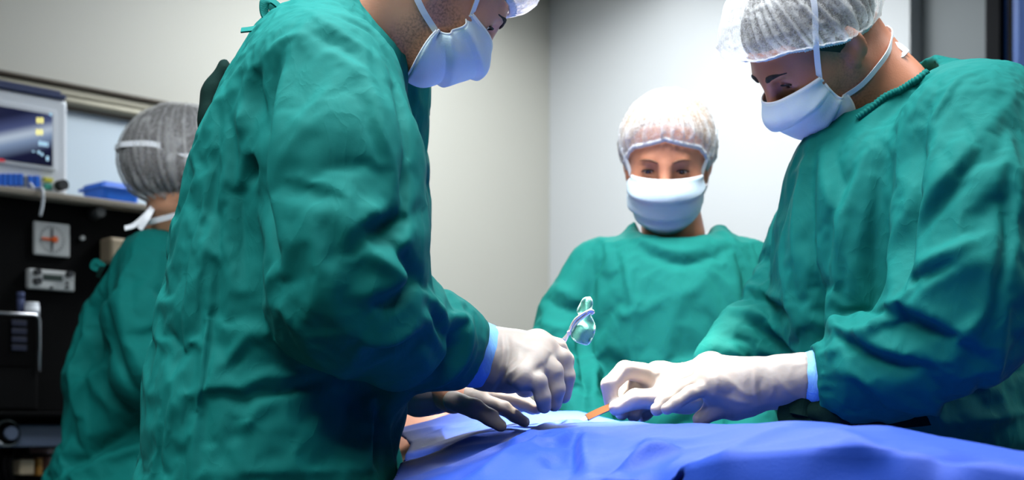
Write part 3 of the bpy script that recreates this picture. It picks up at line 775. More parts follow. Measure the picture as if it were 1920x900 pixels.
# ================================================================== SURGEON AT THE LEFT (side view, bending to the right)
def surgeon_a():
    global a_side, a_front
    base = np.array([-.26, 1.83, 0]); H = frame(P(829, -33, 1.84), 28, -44, 13); sc = .94
    a_side = np.array([-.1, .99]); a_front = np.array([.99, .1])
    lo = [sect(y, xl, xr, 1.82, b) for (y, xl, xr, b) in [(30, 600, 680, .08), (60, 545, 700, .12), (90, 502, 716, .145), (130, 466, 736, .165), (200, 414, 764, .185), (300, 378, 774, .195), (450, 338, 770, .19), (600, 308, 765, .19), (720, 290, 718, .19), (800, 280, 732, .195), (900, 268, 758, .20), (1200, 245, 735, .20), (1800, 230, 720, .20)]]
    neck = P(668, 70, 1.85)
    near = [P(612, 165, 1.67), P(640, 300, 1.62), P(648, 440, 1.60), P(650, 540, 1.605), P(735, 606, 1.67), P(822, 641, 1.735), P(868, 657, 1.77)]
    nearr = [.090, .087, .085, .083, .067, .053, .046]
    far = [P(690, 150, 2.0), P(700, 400, 2.04), P(705, 560, 2.04), P(745, 640, 1.98), P(770, 700, 1.93)]
    farr = [.085, .075, .07, .058, .048]
    body, V, Q = make_body('person', base, H, sc, M_skinA, lo, neck, [
        dict(pts=near+[P(985, 690, 1.79)], body=[.045, .04, .036, .036, .032, .026, .024, .02]), dict(pts=far+[P(850, 745, 1.87)], body=[.045, .04, .036, .032, .026, .022])], beard=.5, nr=.058)
    tag(body, 'surgeon standing at left in green gown, head bent low, near arm holding forceps', 'person')
    # gown
    S = SDF(); S.loft(lo, k=.03)
    S.ell(P(600, 130, 1.84), (.09, .17, .075), k=.05)
    S.chain([P(580, 75, 1.84), P(640, 75, 1.84), P(695, 112, 1.82)], [.045, .05, .045], k=.03)
    S.chain(near, nearr, k=.028)
    S.chain(far, farr, k=.03)
    S.cone(P(735, 735, 1.74), P(715, 760, 1.80), .02, .03, k=.04)
    # open neck and cuffs
    S.cone(P(692, 45, 1.835), P(790, -75, 1.83), .069, .072, k=.006, op='s')
    S.cut(P(886, 672, 1.78), (.90, .25, -.36), .10)
    S.cone(P(868, 659, 1.775), P(960, 690, 1.84), .0405, .043, k=.004, op='s')
    lo3 = P(330, 900, 1.4); hi3 = P(930, 0, 2.1)
    V, Q = S.build(.016, fine=[((-.80, 1.38, .92), (.06, 2.2, 1.62), .0070)], relax=2)
    V = wrinkle(V, Q, .0020, 11, 21, (1, 1, .3)); V = wrinkle(V, Q, .0007, 34, 22, (1, 1, .6))
    st = [
     ([(527, 85), (506, 150), (500, 240), (497, 320), (508, 420), (522, 520)], .014, -.024, 1.6),
     ([(545, 110), (520, 200), (512, 300), (522, 420), (530, 500)], .018, .010),
     ([(478, 120), (470, 170), (482, 215)], .010, -.015, 1.5), ([(455, 190), (452, 255)], .010, .010), ([(470, 285), (468, 345)], .010, -.014),
     ([(452, 285), (450, 350)], .009, .008),
     ([(425, 190), (440, 300), (450, 420), (455, 540)], .012, -.010), ([(410, 230), (398, 350), (408, 480), (402, 620)], .010, -.008),
     ([(400, 250), (372, 400), (345, 560), (325, 720), (302, 895)], .008, .008), ([(415, 330), (385, 480), (360, 640), (345, 780), (332, 895)], .007, .008),
     ([(390, 300), (360, 450), (338, 600), (316, 760), (290, 895)], .006, -.008), ([(402, 400), (375, 560), (352, 720), (340, 895)], .006, -.008),
     ([(395, 470), (383, 620), (375, 740), (366, 895)], .005, .007, .5), ([(405, 480), (392, 640), (384, 760), (376, 895)], .006, -.006),
     ([(433, 667), (450, 640), (468, 622)], .006, .006), ([(386, 723), (430, 712), (460, 716), (495, 698), (549, 695)], .006, .006), ([(451, 807), (470, 785), (489, 760), (521, 746)], .007, .007),
     ([(425, 690), (440, 680), (462, 650)], .005, -.005), ([(330, 645), (355, 632), (368, 634)], .005, .005), ([(480, 735), (520, 730), (560, 720)], .006, -.005), ([(430, 830), (450, 800)], .006, -.005),
     ([(640, 840), (660, 760), (690, 700)], .02, -.010), ([(690, 895), (688, 800), (700, 735)], .010, .010), ([(712, 895), (706, 800), (716, 745)], .008, -.010), ([(738, 895), (722, 810), (726, 745)], .009, .008),
     # sleeve
     ([(690, 150), (705, 220), (728, 290), (752, 352)], .012, .008, 2.2), ([(676, 170), (692, 235), (712, 300)], .010, -.005),
     ([(655, 140), (600, 185), (548, 238)], .010, .0022), ([(640, 180), (580, 230), (535, 290), (518, 360)], .010, .0025), ([(544, 322), (600, 335), (651, 358)], .005, .002), ([(540, 308), (620, 303), (670, 303), (705, 292)], .006, -.002),
     ([(655, 330), (655, 400), (650, 470)], .006, .004), ([(590, 420), (600, 500), (580, 600)], .012, .006),
     ([(682, 434), (705, 420), (735, 405), (772, 388)], .012, -.022, 1.3), ([(676, 412), (700, 396), (730, 386)], .012, .010), ([(678, 445), (705, 470), (727, 490), (762, 525)], .013, .014),
     ([(770, 395), (760, 435), (744, 462)], .010, .010), ([(745, 455), (765, 480), (790, 515)], .008, -.012),
     ([(640, 480), (625, 540), (640, 600)], .014, .006), ([(700, 500), (690, 545), (700, 575)], .010, .006),
     ([(694, 558), (730, 552), (765, 530), (785, 510)], .010, -.014), ([(690, 535), (725, 528), (758, 505)], .011, .010), ([(672, 615), (700, 628), (740, 618), (785, 590)], .012, .014), ([(680, 635), (720, 645), (770, 625)], .010, -.010),
     ([(783, 580), (800, 605), (822, 640)], .010, .010), ([(800, 575), (815, 600), (838, 630)], .008, -.012), ([(800, 545), (820, 575), (838, 600)], .009, .008),
     ([(846, 590), (868, 600), (868, 650), (845, 690), (806, 722)], .011, .013), ([(838, 597), (848, 625), (842, 665), (800, 712)], .008, -.016), ([(770, 640), (790, 660), (800, 690)], .010, .007), ([(880, 610), (885, 650), (870, 700)], .006, .006),
     ([(517, 470), (512, 510), (514, 545)], .010, .010), ([(522, 555), (545, 575), (558, 610)], .010, .008), ([(560, 620), (600, 660), (660, 700), (720, 722)], .012, .006),
     ([(735, 150), (758, 220), (772, 300)], .010, -.006), ([(760, 300), (758, 350), (764, 385)], .008, -.010),
     ([(575, 20), (610, 45), (650, 75), (700, 110), (745, 170)], .012, .005), ([(620, 25), (660, 40), (700, 62), (728, 105), (748, 150)], .005, -.006),
     ([(560, 60), (620, 80), (690, 130)], .010, -.005), ([(500, 90), (540, 70), (600, 70)], .012, .005), ([(600, 90), (660, 130), (690, 160)], .02, .006)]
    V = folds(V, Q, st)
    g = mesh('gown', V, Q, M_gown, body, base)
    clothify(g, base, [(P(868, 660, 1.77), .09), (P(720, 90, 1.80), .10), (P(640, 60, 1.84), .11), (P(580, 70, 1.84), .10), (P(612, 130, 1.67), .10), (P(770, 700, 1.93), .08)], grow=.04)
    # collar binding
    ring = [P(705, 5, 1.755), P(735, 75, 1.775), P(752, 118, 1.80), P(756, 138, 1.84), P(748, 110, 1.885), P(725, 50, 1.90), P(690, -10, 1.905)]
    # neck ties: bow and tail
    ribbon('neck_tie', [P(512, 48, 1.74), P(497, 30, 1.735), P(496, 5, 1.735), P(506, 0, 1.74), P(524, 14, 1.745), P(524, 30, 1.745), P(508, 48, 1.74)], .012, M_gown, g, base, n=40, th=.0022, hint=(.5, -.6, .6))
    ribbon('neck_tie', [P(514, 44, 1.74), P(496, 48, 1.73), P(484, 58, 1.73)], .014, M_gown, g, base, n=20, th=.0025, hint=(0, -.8, .6))
    ribbon('neck_tie', [P(500, 46, 1.735), P(475, 54, 1.72), P(452, 57, 1.72)], .010, M_gown, g, base, n=18, th=.002, hint=(0, -.7, .7))
    ribbon('neck_tie', [P(508, 48, 1.74), P(515, 25, 1.75), P(505, -15, 1.75), P(520, -30, 1.75)], .012, M_gown, g, base, n=20, th=.0022, hint=(0.3, -.8, .3))
    # dark inside flap of the back opening
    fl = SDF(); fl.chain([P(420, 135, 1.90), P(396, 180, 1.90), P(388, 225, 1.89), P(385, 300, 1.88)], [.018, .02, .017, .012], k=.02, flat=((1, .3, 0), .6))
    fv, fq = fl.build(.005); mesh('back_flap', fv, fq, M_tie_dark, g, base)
    # blue cuff and gloves
    cz = SDF(); cz.chain([P(845, 652, 1.765), P(890, 664, 1.785), P(915, 668, 1.80)], [.038, .0405, .038], k=.01)
    cv, cq = cz.build(.004); cv = wrinkle(cv, cq, .001, 60, 5); mesh('inner_cuff', cv, cq, M_cuff, body, base)
    wr = P(952, 677, 1.79); cf = P(912, 672, 1.795)
    m4 = [P(1010, 641, 1.815), P(1022, 655, 1.785), P(1010, 682, 1.755), P(985, 708, 1.735)]
    fg = [[P(1044, 652, 1.825), P(1060, 676, 1.83), P(1060, 700, 1.84)],
          [P(1054, 672, 1.785), P(1062, 706, 1.785), P(1056, 742, 1.79)],
          [P(1037, 697, 1.755), P(1043, 730, 1.755), P(1039, 757, 1.765)],
          [P(1009, 716, 1.73), P(1018, 745, 1.732), P(1020, 762, 1.74)]]
    S = hand(wr, cf, m4, fg, [P(955, 700, 1.81), P(985, 722, 1.85), P(1012, 716, 1.87), P(1040, 700, 1.865)], rf=.0122, rw=.034, rc=.0405, palm_r=.0160, edge=(P(902, 672, 1.795), (-.93, -.2, .33)))
    S.cone(P(968, 680, 1.785), P(1000, 690, 1.77), .032, .024, k=.02)
    glove_mesh(body, base, S, strokes=[([(950, 625), (953, 660), (945, 700), (927, 735)], .0035, -.004), ([(942, 622), (945, 660), (938, 700), (919, 738)], .003, .004), ([(905, 625), (909, 665), (900, 705), (884, 738)], .003, .003), ([(960, 720), (985, 690), (1000, 670)], .003, .0018), ([(950, 704), (972, 688), (992, 664)], .0022, .003), ([(975, 735), (1000, 700)], .002, .002), ([(946, 690), (962, 678), (978, 660)], .002, .0022), ([(955, 715), (975, 700), (996, 680)], .003, -.0015), ([(965, 640), (985, 650), (1005, 655)], .004, .0012),
        ([(1000, 700), (1012, 690), (1022, 684)], .004, -.003), ([(1024, 690), (1032, 670), (1040, 660)], .004, -.003)], seed=2)
    wr = P(775, 735, 1.90); cf = P(745, 715, 1.935)
    m4 = [P(893, 748, 1.865), P(905, 742, 1.89), P(905, 738, 1.915), P(895, 735, 1.94)]
    fg = [[P(945, 766, 1.86), P(965, 780, 1.858), P(983, 791, 1.855)],
          [P(955, 748, 1.892), P(985, 756, 1.89), P(1006, 767, 1.885)],
          [P(955, 748, 1.92), P(980, 758, 1.92), P(1000, 768, 1.92)],
          [P(940, 748, 1.945), P(960, 756, 1.945), P(978, 764, 1.945)]]
    S = hand(wr, cf, m4, fg, [P(850, 752, 1.845), P(890, 766, 1.825), P(918, 782, 1.818), P(938, 798, 1.815)], rf=.0094, rw=.027, rc=.032, palm_r=.0135, rt=.0135)
    glove_mesh(body, base, S, seed=4, strokes=[([(925, 748), (935, 760), (932, 775)], .003, .002), ([(945, 755), (955, 770)], .003, -.002), ([(900, 770), (912, 785)], .003, .0015)])
    # face, hair, cap, mask
    make_eyes(body, base, H, sc, look=(1, .1, -.45), brow=M_brow)
    hv, hf, ha = dome(H, sc, [38, 28, -4, -24, -38, -42, -46], .004, off0=.002)
    mesh('hair', hv, hf, M_hair_dark, body, base)
    cap, cv = make_cap(body, base, H, sc, [9, 6, -4, -20, -34, -40, -44], M_capA, shell=.02, puff=(.122, .10, .118), seed=2)
    mk, W = make_mask(body, base, H, sc, seed=3, fan=1.6)
    for s in (1, -1):
        tie(mk, base, H, sc, [(.052, s*.067, -.018), (.035, s*.078, .01), (.012, s*.090, .05), (-.03, s*.09, .10), (-.07, s*.05, .125)])
        tie(mk, base, H, sc, [(.034, s*.062, -.068), (.005, s*.072, -.067), (-.03, s*.074, -.06), (-.075, s*.055, -.055), (-.105, s*.01, -.05)])
    return body

COLLAR = []
# ================================================================== SURGEON AT THE RIGHT (three-quarter view, bending to the left)
def surgeon_b():
    global a_side, a_front
    base = np.array([.55, 2.0, 0]); H = frame(P(1528, 84, 1.95), 182, -46, -20); sc = .92
    a_side = np.array([.26, -.97]); a_front = np.array([-.97, -.26])
    D = 1.99
    lo = [sect(y, xl, xr, D, b) for (y, xl, xr, b) in [(215, 1625, 1880, .14), (300, 1502, 1925, .19), (400, 1462, 1932, .195), (500, 1452, 1928, .19), (600, 1462, 1918, .19), (700, 1474, 1914, .19), (790, 1470, 1920, .20), (835, 1470, 1925, .19), (900, 1540, 1930, .15), (980, 1650, 1945, .11), (1850, 1680, 1950, .11)]]
    neck = P(1668, 192, 1.98)
    near = [P(1812, 262, 1.80), P(1824, 400, 1.745), P(1815, 530, 1.72), P(1790, 600, 1.72), P(1690, 665, 1.755), P(1600, 700, 1.79), P(1548, 710, 1.81)]
    nearr = [.088, .088, .086, .080, .066, .056, .044]
    far = [P(1572, 330, 2.15), P(1526, 470, 2.15), P(1478, 575, 2.13), P(1408, 640, 2.08), P(1352, 680, 2.04)]
    farr = [.07, .065, .062, .052, .040]
    body, V, Q = make_body('person', base, H, sc, M_skinB, lo, neck, [
        dict(pts=near+[P(1380, 720, 1.82)], body=[.045, .04, .036, .036, .032, .026, .024, .02]), dict(pts=far+[P(1270, 725, 1.95)], body=[.04, .035, .03, .026, .016, .014])], beard=.35, nr=.053)
    tag(body, 'surgeon standing at right in green gown and grey bouffant cap, looking down', 'person')
    S = SDF(); S.loft(lo, k=.03)
    S.ell(P(1790, 228, 1.97), (.095, .19, .072), k=.05)
    S.chain([P(1775, 168, 1.97), P(1718, 172, 1.97), P(1640, 252, 1.93)], [.03, .042, .045], k=.035)
    S.chain([P(1640, 285, 1.93), P(1575, 310, 1.97)], [.045, .06], k=.05)
    S.chain(near, nearr, k=.028); S.chain(far, farr, k=.03)
    S.cone(P(1690, 205, 1.96), P(1600, 90, 1.945), .070, .078, k=.006, op='s')
    S.cut(P(1525, 712, 1.81), (-1, .1, -.08), .09)
    S.cone(P(1556, 710, 1.807), P(1500, 712, 1.815), .0365, .038, k=.004, op='s')
    V, Q = S.build(.016, fine=[((.2, 1.5, .92), (.78, 2.3, 1.55), .0070)], relax=2)
    V = wrinkle(V, Q, .0020, 11, 31, (1, 1, .3)); V = wrinkle(V, Q, .0007, 34, 32, (1, 1, .6))
    st = [
     ([(1627, 250), (1673, 200), (1724, 145)], .010, -.010, 1.8), ([(1610, 240), (1655, 195), (1700, 145)], .006, .004),
     ([(1542, 268), (1551, 331), (1576, 407), (1590, 470)], .013, .010, 1.6), ([(1620, 270), (1592, 370), (1574, 458), (1570, 520), (1578, 640)], .013, .012, 1.8), ([(1600, 300), (1575, 380), (1558, 470), (1552, 560)], .012, -.010),
     ([(1513, 285), (1500, 373), (1498, 450), (1510, 560)], .012, .010), ([(1528, 300), (1518, 380), (1520, 470), (1532, 570), (1540, 640)], .011, -.012), ([(1640, 300), (1622, 400), (1610, 500), (1612, 600)], .016, .007), ([(1660, 280), (1640, 400), (1640, 560)], .014, -.007),
     ([(1565, 290), (1580, 340), (1612, 290)], .010, -.006), ([(1480, 400), (1470, 470), (1490, 560), (1500, 640)], .012, .008), ([(1600, 470), (1598, 560)], .007, .006),
     ([(1737, 220), (1713, 310), (1697, 400), (1690, 480), (1690, 555)], .014, -.026, 1.6), ([(1722, 260), (1695, 350), (1675, 440), (1668, 540)], .014, .008),
     ([(1787, 158), (1762, 200), (1738, 240), (1722, 290)], .007, .007), ([(1880, 205), (1840, 255), (1800, 302), (1755, 350), (1716, 402)], .015, .012, 1.8), ([(1770, 240), (1745, 300), (1718, 360)], .010, .008), ([(1760, 270), (1735, 330), (1712, 385)], .007, -.009), ([(1850, 250), (1800, 330), (1745, 395), (1708, 440)], .012, -.008),
     ([(1810, 230), (1830, 270), (1840, 310)], .006, -.004), ([(1765, 275), (1800, 330)], .006, -.004), ([(1880, 290), (1868, 340), (1880, 370)], .01, .006), ([(1895, 270), (1905, 350), (1900, 450), (1885, 540)], .010, .007), ([(1870, 360), (1865, 460), (1850, 560)], .010, .006), ([(1885, 330), (1882, 450), (1862, 560), (1830, 640)], .010, -.007), ([(1800, 380), (1800, 440)], .004, .004),
     ([(1712, 498), (1745, 482), (1779, 468), (1832, 440)], .011, .015, 1.8), ([(1718, 512), (1760, 498), (1800, 478)], .010, -.012), ([(1693, 546), (1705, 520), (1714, 498)], .010, .010), ([(1705, 525), (1716, 508), (1722, 498)], .006, -.014), ([(1700, 560), (1740, 530), (1769, 509), (1849, 473)], .012, .006),
     ([(1653, 573), (1707, 592), (1769, 616), (1800, 634)], .011, -.022, 1.5), ([(1655, 560), (1690, 562), (1730, 580), (1790, 608)], .012, .012), ([(1635, 600), (1660, 580)], .009, .009), ([(1800, 640), (1805, 620), (1850, 560)], .010, .008),
     ([(1564, 626), (1609, 647), (1660, 668), (1729, 680)], .010, -.016), ([(1570, 612), (1615, 632), (1680, 650), (1740, 660)], .011, .010), ([(1600, 628), (1632, 612), (1655, 592)], .010, .012), ([(1585, 640), (1620, 625)], .007, -.008), ([(1560, 690), (1600, 700), (1650, 712)], .012, .006), ([(1545, 660), (1570, 655), (1590, 640)], .006, .006),
     ([(1535, 672), (1552, 678)], .004, -.004), ([(1533, 690), (1555, 694)], .004, -.004), ([(1534, 710), (1556, 712)], .004, -.004), ([(1537, 735), (1558, 732)], .004, -.004),
     ([(1387, 595), (1420, 608), (1450, 632), (1482, 662)], .011, -.014), ([(1385, 580), (1425, 592), (1465, 620)], .011, .012), ([(1418, 533), (1450, 545), (1484, 562)], .010, .011), ([(1420, 552), (1455, 566), (1480, 585)], .009, -.011), ([(1355, 650), (1375, 660), (1392, 684)], .008, .009), ([(1370, 630), (1400, 640), (1420, 665)], .008, -.008), ([(1330, 665), (1345, 672)], .006, -.007), ([(1400, 650), (1440, 660), (1470, 680)], .010, .006), ([(1400, 575), (1430, 570), (1460, 575)], .008, .006),
     ([(1529, 504), (1532, 560), (1540, 632)], .009, -.012), ([(1538, 573), (1600, 575), (1662, 567)], .0035, -.004), ([(1484, 460), (1495, 560), (1503, 640)], .010, .009), ([(1560, 520), (1565, 640)], .008, .006),
     ([(1835, 680), (1838, 815)], .004, -.004), ([(1745, 740), (1765, 800), (1775, 830)], .010, .010), ([(1840, 782), (1870, 776), (1900, 770)], .007, .007), ([(1860, 700), (1900, 690)], .010, -.005), ([(1880, 600), (1870, 690), (1885, 800)], .012, .006)]
    V = folds(V, Q, st)
    g = mesh('gown', V, Q, M_gown, body, base)
    clothify(g, base, [(P(1540, 712, 1.81), .08), (P(1352, 680, 2.04), .08), (P(1640, 220, 1.90), .10), (P(1718, 150, 1.95), .11), (P(1800, 170, 1.85), .11), (P(1830, 250, 1.8), .09)], grow=.045)
    # ribbed neck binding
    COLLAR.append((body, g, base))
    # ties at the back of the neck
    ribbon('neck_tie', [P(1772, 134, 1.94), P(1782, 126, 1.935), P(1793, 131, 1.935), P(1790, 139, 1.94)], .012, M_gown, g, base, n=18, th=.003, hint=(0, -.6, .8))
    ribbon('neck_tie', [P(1795, 142, 1.93), P(1807, 145, 1.925), P(1820, 150, 1.925)], .006, M_tie_dark, g, base, n=12, th=.003, hint=(0, -.5, .8))
    # waist tie: band round the waist and a loose knot in front
    ribbon('waist_tie', [P(1478, 768, 1.86), P(1530, 775, 1.815), P(1600, 780, 1.785), P(1680, 780, 1.785), P(1750, 775, 1.80), P(1800, 768, 1.84)], .030, M_tie_dark, g, base, n=50, th=.006, hint=(-.2, -1, .1))
    ribbon('waist_tie', [P(1540, 775, 1.80), P(1505, 764, 1.79), P(1480, 762, 1.80), P(1476, 785, 1.80), P(1510, 790, 1.79), P(1548, 782, 1.79)], .022, M_tie_dark, g, base, n=36, th=.005, hint=(-.3, -1, .3))
    ribbon('waist_tie', [P(1545, 778, 1.79), P(1552, 800, 1.785), P(1554, 818, 1.79), P(1552, 835, 1.80)], .022, M_gown, g, base, n=24, th=.004, hint=(-.3, -1, .0))
    ribbon('waist_tie', [P(1548, 778, 1.785), P(1576, 805, 1.78), P(1582, 820, 1.785), P(1584, 835, 1.80)], .020, M_gown, g, base, n=24, th=.004, hint=(-.1, -1, .0))
    kn = SDF(); kn.chain([P(1530, 772, 1.795), P(1560, 782, 1.785), P(1590, 776, 1.79)], [.012, .016, .012], k=.01)
    kv, kq = kn.build(.003); kv = wrinkle(kv, kq, .004, 60, 3); mesh('waist_knot', kv, kq, M_tie_dark, g, base)
    # cuffs and gloves
    cz = SDF(); cz.chain([P(1570, 708, 1.80), P(1530, 711, 1.812), P(1515, 712, 1.815)], [.0345, .0345, .032], k=.01)
    cv, cq = cz.build(.0035); cv = wrinkle(cv, cq, .001, 60, 6); mesh('inner_cuff', cv, cq, M_cuff, body, base)
    wr = P(1420, 722, 1.825); cf = P(1503, 711, 1.815)
    m4 = [P(1335, 692, 1.865), P(1328, 696, 1.845), P(1330, 708, 1.825), P(1338, 722, 1.81)]
    fg = [[P(1282, 712, 1.875), P(1262, 730, 1.875), P(1250, 745, 1.875)],
          [P(1276, 716, 1.85), P(1250, 740, 1.848), P(1238, 756, 1.845)],
          [P(1280, 728, 1.822), P(1250, 752, 1.815), P(1231, 768, 1.812)],
          [P(1295, 737, 1.80), P(1268, 755, 1.795), P(1250, 767, 1.793)]]
    S = hand(wr, cf, m4, fg, [P(1400, 752, 1.835), P(1372, 762, 1.835), P(1338, 768, 1.83), P(1314, 786, 1.828)], rf=.0104, rw=.0275, rc=.0345, palm_r=.0165, edge=(P(1513, 711, 1.815), (1, -.1, -.12)))
    S.cone(P(1400, 725, 1.825), P(1350, 705, 1.835), .030, .020, k=.02)
    S.cone(P(1385, 745, 1.825), P(1345, 735, 1.82), .022, .014, k=.02)
    glove_mesh(body, base, S, strokes=[([(1342, 680), (1344, 710), (1340, 745)], .003, .0018), ([(1415, 692), (1414, 725), (1420, 758)], .003, .0022), ([(1409, 692), (1408, 725), (1413, 758)], .0025, -.002), ([(1350, 700), (1375, 720), (1400, 740), (1430, 735)], .004, .002), ([(1440, 750), (1450, 730), (1448, 705)], .004, .0022), ([(1430, 705), (1425, 730), (1432, 750)], .004, -.002), ([(1450, 700), (1480, 735), (1500, 745)], .004, .002), ([(1365, 745), (1385, 752), (1410, 757)], .004, .002), ([(1345, 735), (1365, 740), (1385, 728)], .004, -.0018), ([(1508, 664), (1512, 710), (1522, 756)], .003, .0022), ([(1300, 722), (1310, 728), (1320, 724)], .003, -.0016)], seed=6)
    wr = P(1312, 722, 1.99); cf = P(1345, 692, 2.03)
    m4 = [P(1232, 703, 1.955), P(1236, 714, 1.975), P(1244, 728, 1.99), P(1255, 742, 2.0)]
    fg = [[P(1172, 694, 1.925), P(1143, 722, 1.915), P(1147, 758, 1.915)],
          [P(1178, 722, 1.955), P(1160, 752, 1.945), P(1166, 774, 1.94)],
          [P(1205, 748, 1.965), P(1188, 768, 1.955), P(1188, 778, 1.95)],
          [P(1222, 758, 1.985), P(1210, 774, 1.98), P(1205, 779, 1.975)]]
    S = hand(wr, cf, m4, fg, [P(1285, 745, 1.955), P(1235, 748, 1.915), P(1192, 748, 1.905), P(1156, 765, 1.90)], rf=.0125, rw=.027, rc=.032, palm_r=.0175)
    S.cone(P(1240, 735, 1.955), P(1290, 738, 1.965), .024, .026, k=.02)
    glove_mesh(body, base, S, seed=8, strokes=[([(1240, 700), (1228, 712)], .003, -.0015)])
    # face
    make_eyes(body, base, H, sc, look=(1, .1, -.5), brow=M_brow, brow_r=.0042)
    hv, hf, ha = dome(H, sc, [22, 16, -12, -34, -48, -56, -62], .006, off0=.002)
    mesh('hair', hv, hf, M_hair_dark, body, base)
    cap, cv = make_cap(body, base, H, sc, [16, 8, -6, -19, -27, -34, -38], M_capB, shell=.024, puff=(.135, .105, .118), seed=5, pleats=40, amp=.006)
    mk, W = make_mask(body, base, H, sc, seed=11, fan=.8)
    for s in (1, -1):
        tie(mk, base, H, sc, [(.052, s*.067, -.018), (.040, s*.077, .01), (.025, s*.093, .045), (.005, s*.098, .075), (-.02, s*.085, .11), (-.05, s*.05, .135), (-.065, 0, .14)])
        tie(mk, base, H, sc, [(.034, s*.062, -.068), (.010, s*.071, -.070), (-.02, s*.074, -.068), (-.055, s*.066, -.066), (-.092, s*.03, -.066), (-.105, 0, -.066)])
    k0 = P(1662, 90, 1.935)
    ribbon('mask_tie', [k0, P(1682, 84, 1.935), P(1702, 98, 1.935)], .008, M_maskw, mk, base, n=14, hint=(0, -1, .3))
    ribbon('mask_tie', [k0, P(1674, 98, 1.93), P(1688, 106, 1.93), P(1699, 97, 1.93)], .007, M_maskw, mk, base, n=14, hint=(0, -.6, .8))
    return body

# ================================================================== NURSE IN THE MIDDLE (facing us)
def nurse_c():
    global a_side, a_front
    sc = .90
    base = np.array([.29, 2.56, 0]); H = frame(P(1251, 300, 2.50), 261, -25, -2)
    a_side = np.array([1.0, 0]); a_front = np.array([0, -1.0])
    lo = [sect(y, xl, xr, 2.54, b) for (y, xl, xr, b) in [(470, 1150, 1395, .09), (510, 1105, 1430, .115), (560, 1092, 1440, .13), (650, 1098, 1432, .135), (790, 1098, 1440, .145), (1000, 1090, 1450, .15), (1300, 1080, 1460, .16), (1750, 1070, 1470, .17)]]
    neck = P(1262, 440, 2.56)
    ra = [P(1122, 508, 2.54), P(1070, 590, 2.53), P(1048, 650, 2.51), P(1068, 720, 2.44), P(1120, 835, 2.35)]
    la = [P(1398, 508, 2.54), P(1440, 590, 2.53), P(1455, 660, 2.51), P(1430, 740, 2.44), P(1390, 850, 2.35)]
    rr = [.058, .054, .052, .046, .040]
    body, V, Q = make_body('person', base, H, sc, M_skinC, lo, neck, [dict(pts=a, body=[.02, .014, .012, .012, .014]) for a in (ra, la)], female=True, nr=.047)
    tag(body, 'smiling nurse in the middle in pale green gown, facing us across the table', 'person')
    S = SDF(); S.loft(lo, k=.03)
    S.ell(P(1262, 500, 2.54), (.150, .085, .060), k=.045)
    S.ell(P(1268, 486, 2.53), (.085, .075, .042), k=.035)
    S.chain([P(1196, 455, 2.52), P(1190, 428, 2.53)], [.022, .011], k=.03); S.chain([P(1343, 458, 2.52), P(1350, 434, 2.53)], [.022, .011], k=.03)
    S.chain(ra, rr, k=.022); S.chain(la, rr, k=.022)
    S.cone(P(1268, 462, 2.54), P(1264, 380, 2.50), .056, .078, k=.006, op='s')
    V, Q = S.build(.016, fine=[((0, 2.1, .92), (.6, 2.8, 1.5), .0080)], relax=2)
    V = wrinkle(V, Q, .0025, 12, 41, (1, 1, .35))
    st = [([(1108, 475), (1108, 520), (1100, 580), (1092, 640)], .010, -.010), ([(1083, 590), (1098, 650), (1100, 710), (1092, 790)], .014, -.022), ([(1108, 600), (1114, 680), (1104, 790)], .014, .010),
      ([(1040, 535), (1070, 552), (1092, 560)], .010, .008), ([(1030, 560), (1062, 575), (1090, 572)], .010, -.009), ([(1016, 600), (1050, 612), (1080, 602)], .012, .008), ([(1035, 635), (1060, 650), (1085, 645)], .010, -.010),
      ([(1188, 455), (1225, 480), (1280, 494), (1335, 482), (1372, 458)], .008, -.009), ([(1195, 440), (1230, 462), (1280, 474), (1330, 462)], .009, .006), ([(1282, 450), (1284, 492)], .003, .004), ([(1165, 460), (1180, 520), (1186, 600)], .014, .006), ([(1155, 575), (1178, 590), (1196, 572)], .007, .006), ([(1380, 470), (1400, 520), (1408, 600)], .012, -.009), ([(1340, 500), (1300, 540), (1250, 560)], .018, .004), ([(1145, 668), (1180, 700), (1210, 780)], .02, -.006), ([(1122, 440), (1140, 470), (1148, 520)], .012, .005), ([(1350, 428), (1372, 448), (1388, 470)], .008, .006)]
    V = folds(V, Q, st)
    g = mesh('gown', V, Q, M_gown2, body, base)
    clothify(g, base, [(P(1120, 835, 2.35), .08), (P(1390, 850, 2.35), .08), (P(1190, 440, 2.5), .07), (P(1348, 445, 2.5), .07), (P(1268, 460, 2.47), .09), (P(1122, 490, 2.54), .06), (P(1398, 490, 2.54), .06)], grow=.04, bend=2, stiff=.25)
    for a in (ra, la):
        w0, w1 = a[-2], a[-1]; dr = unit(w1-w0)
        sx = 1 if a is ra else -1
        wr = w1+dr*.05; pal = wr+unit([.6*sx, -.5, -.1])*.07
        m4 = [wr+unit([.75*sx, -.4, .05*k-.08])*.075+np.array([0, .014*k, .010*k]) for k in range(4)]
        fg = [[m+np.array([.03*sx, -.02, -.012]), m+np.array([.045*sx, -.03, -.03]), m+np.array([.05*sx, -.03, -.045])] for m in m4]
        S = hand(wr, w1-dr*.01, m4, fg, [wr+np.array([.02*sx, -.02, .01]), wr+np.array([.045*sx, -.045, .008]), wr+np.array([.07*sx, -.06, -.005])], rf=.010, rw=.024, rc=.034, palm_r=.014)
        glove_mesh(body, base, S, h=.003, seed=3)
    make_eyes(body, base, H, sc, look=(1, -.05, -.25), brow=M_browf, brow_r=.0022)
    hv, hf, ha = dome(H, sc, [44, 36, 4, -26, -44, -50, -52], .012, off0=.003)
    hv = hv+0
    mesh('hair', hv, hf, M_hair_blond, body, base)
    cap, cv = make_cap(body, base, H, sc, [19, 6, -16, -32, -42, -44, -46], M_capC, ear=.006, shell=.012, puff=(.112, .090, .104), seed=8, pleats=26, amp=.006)
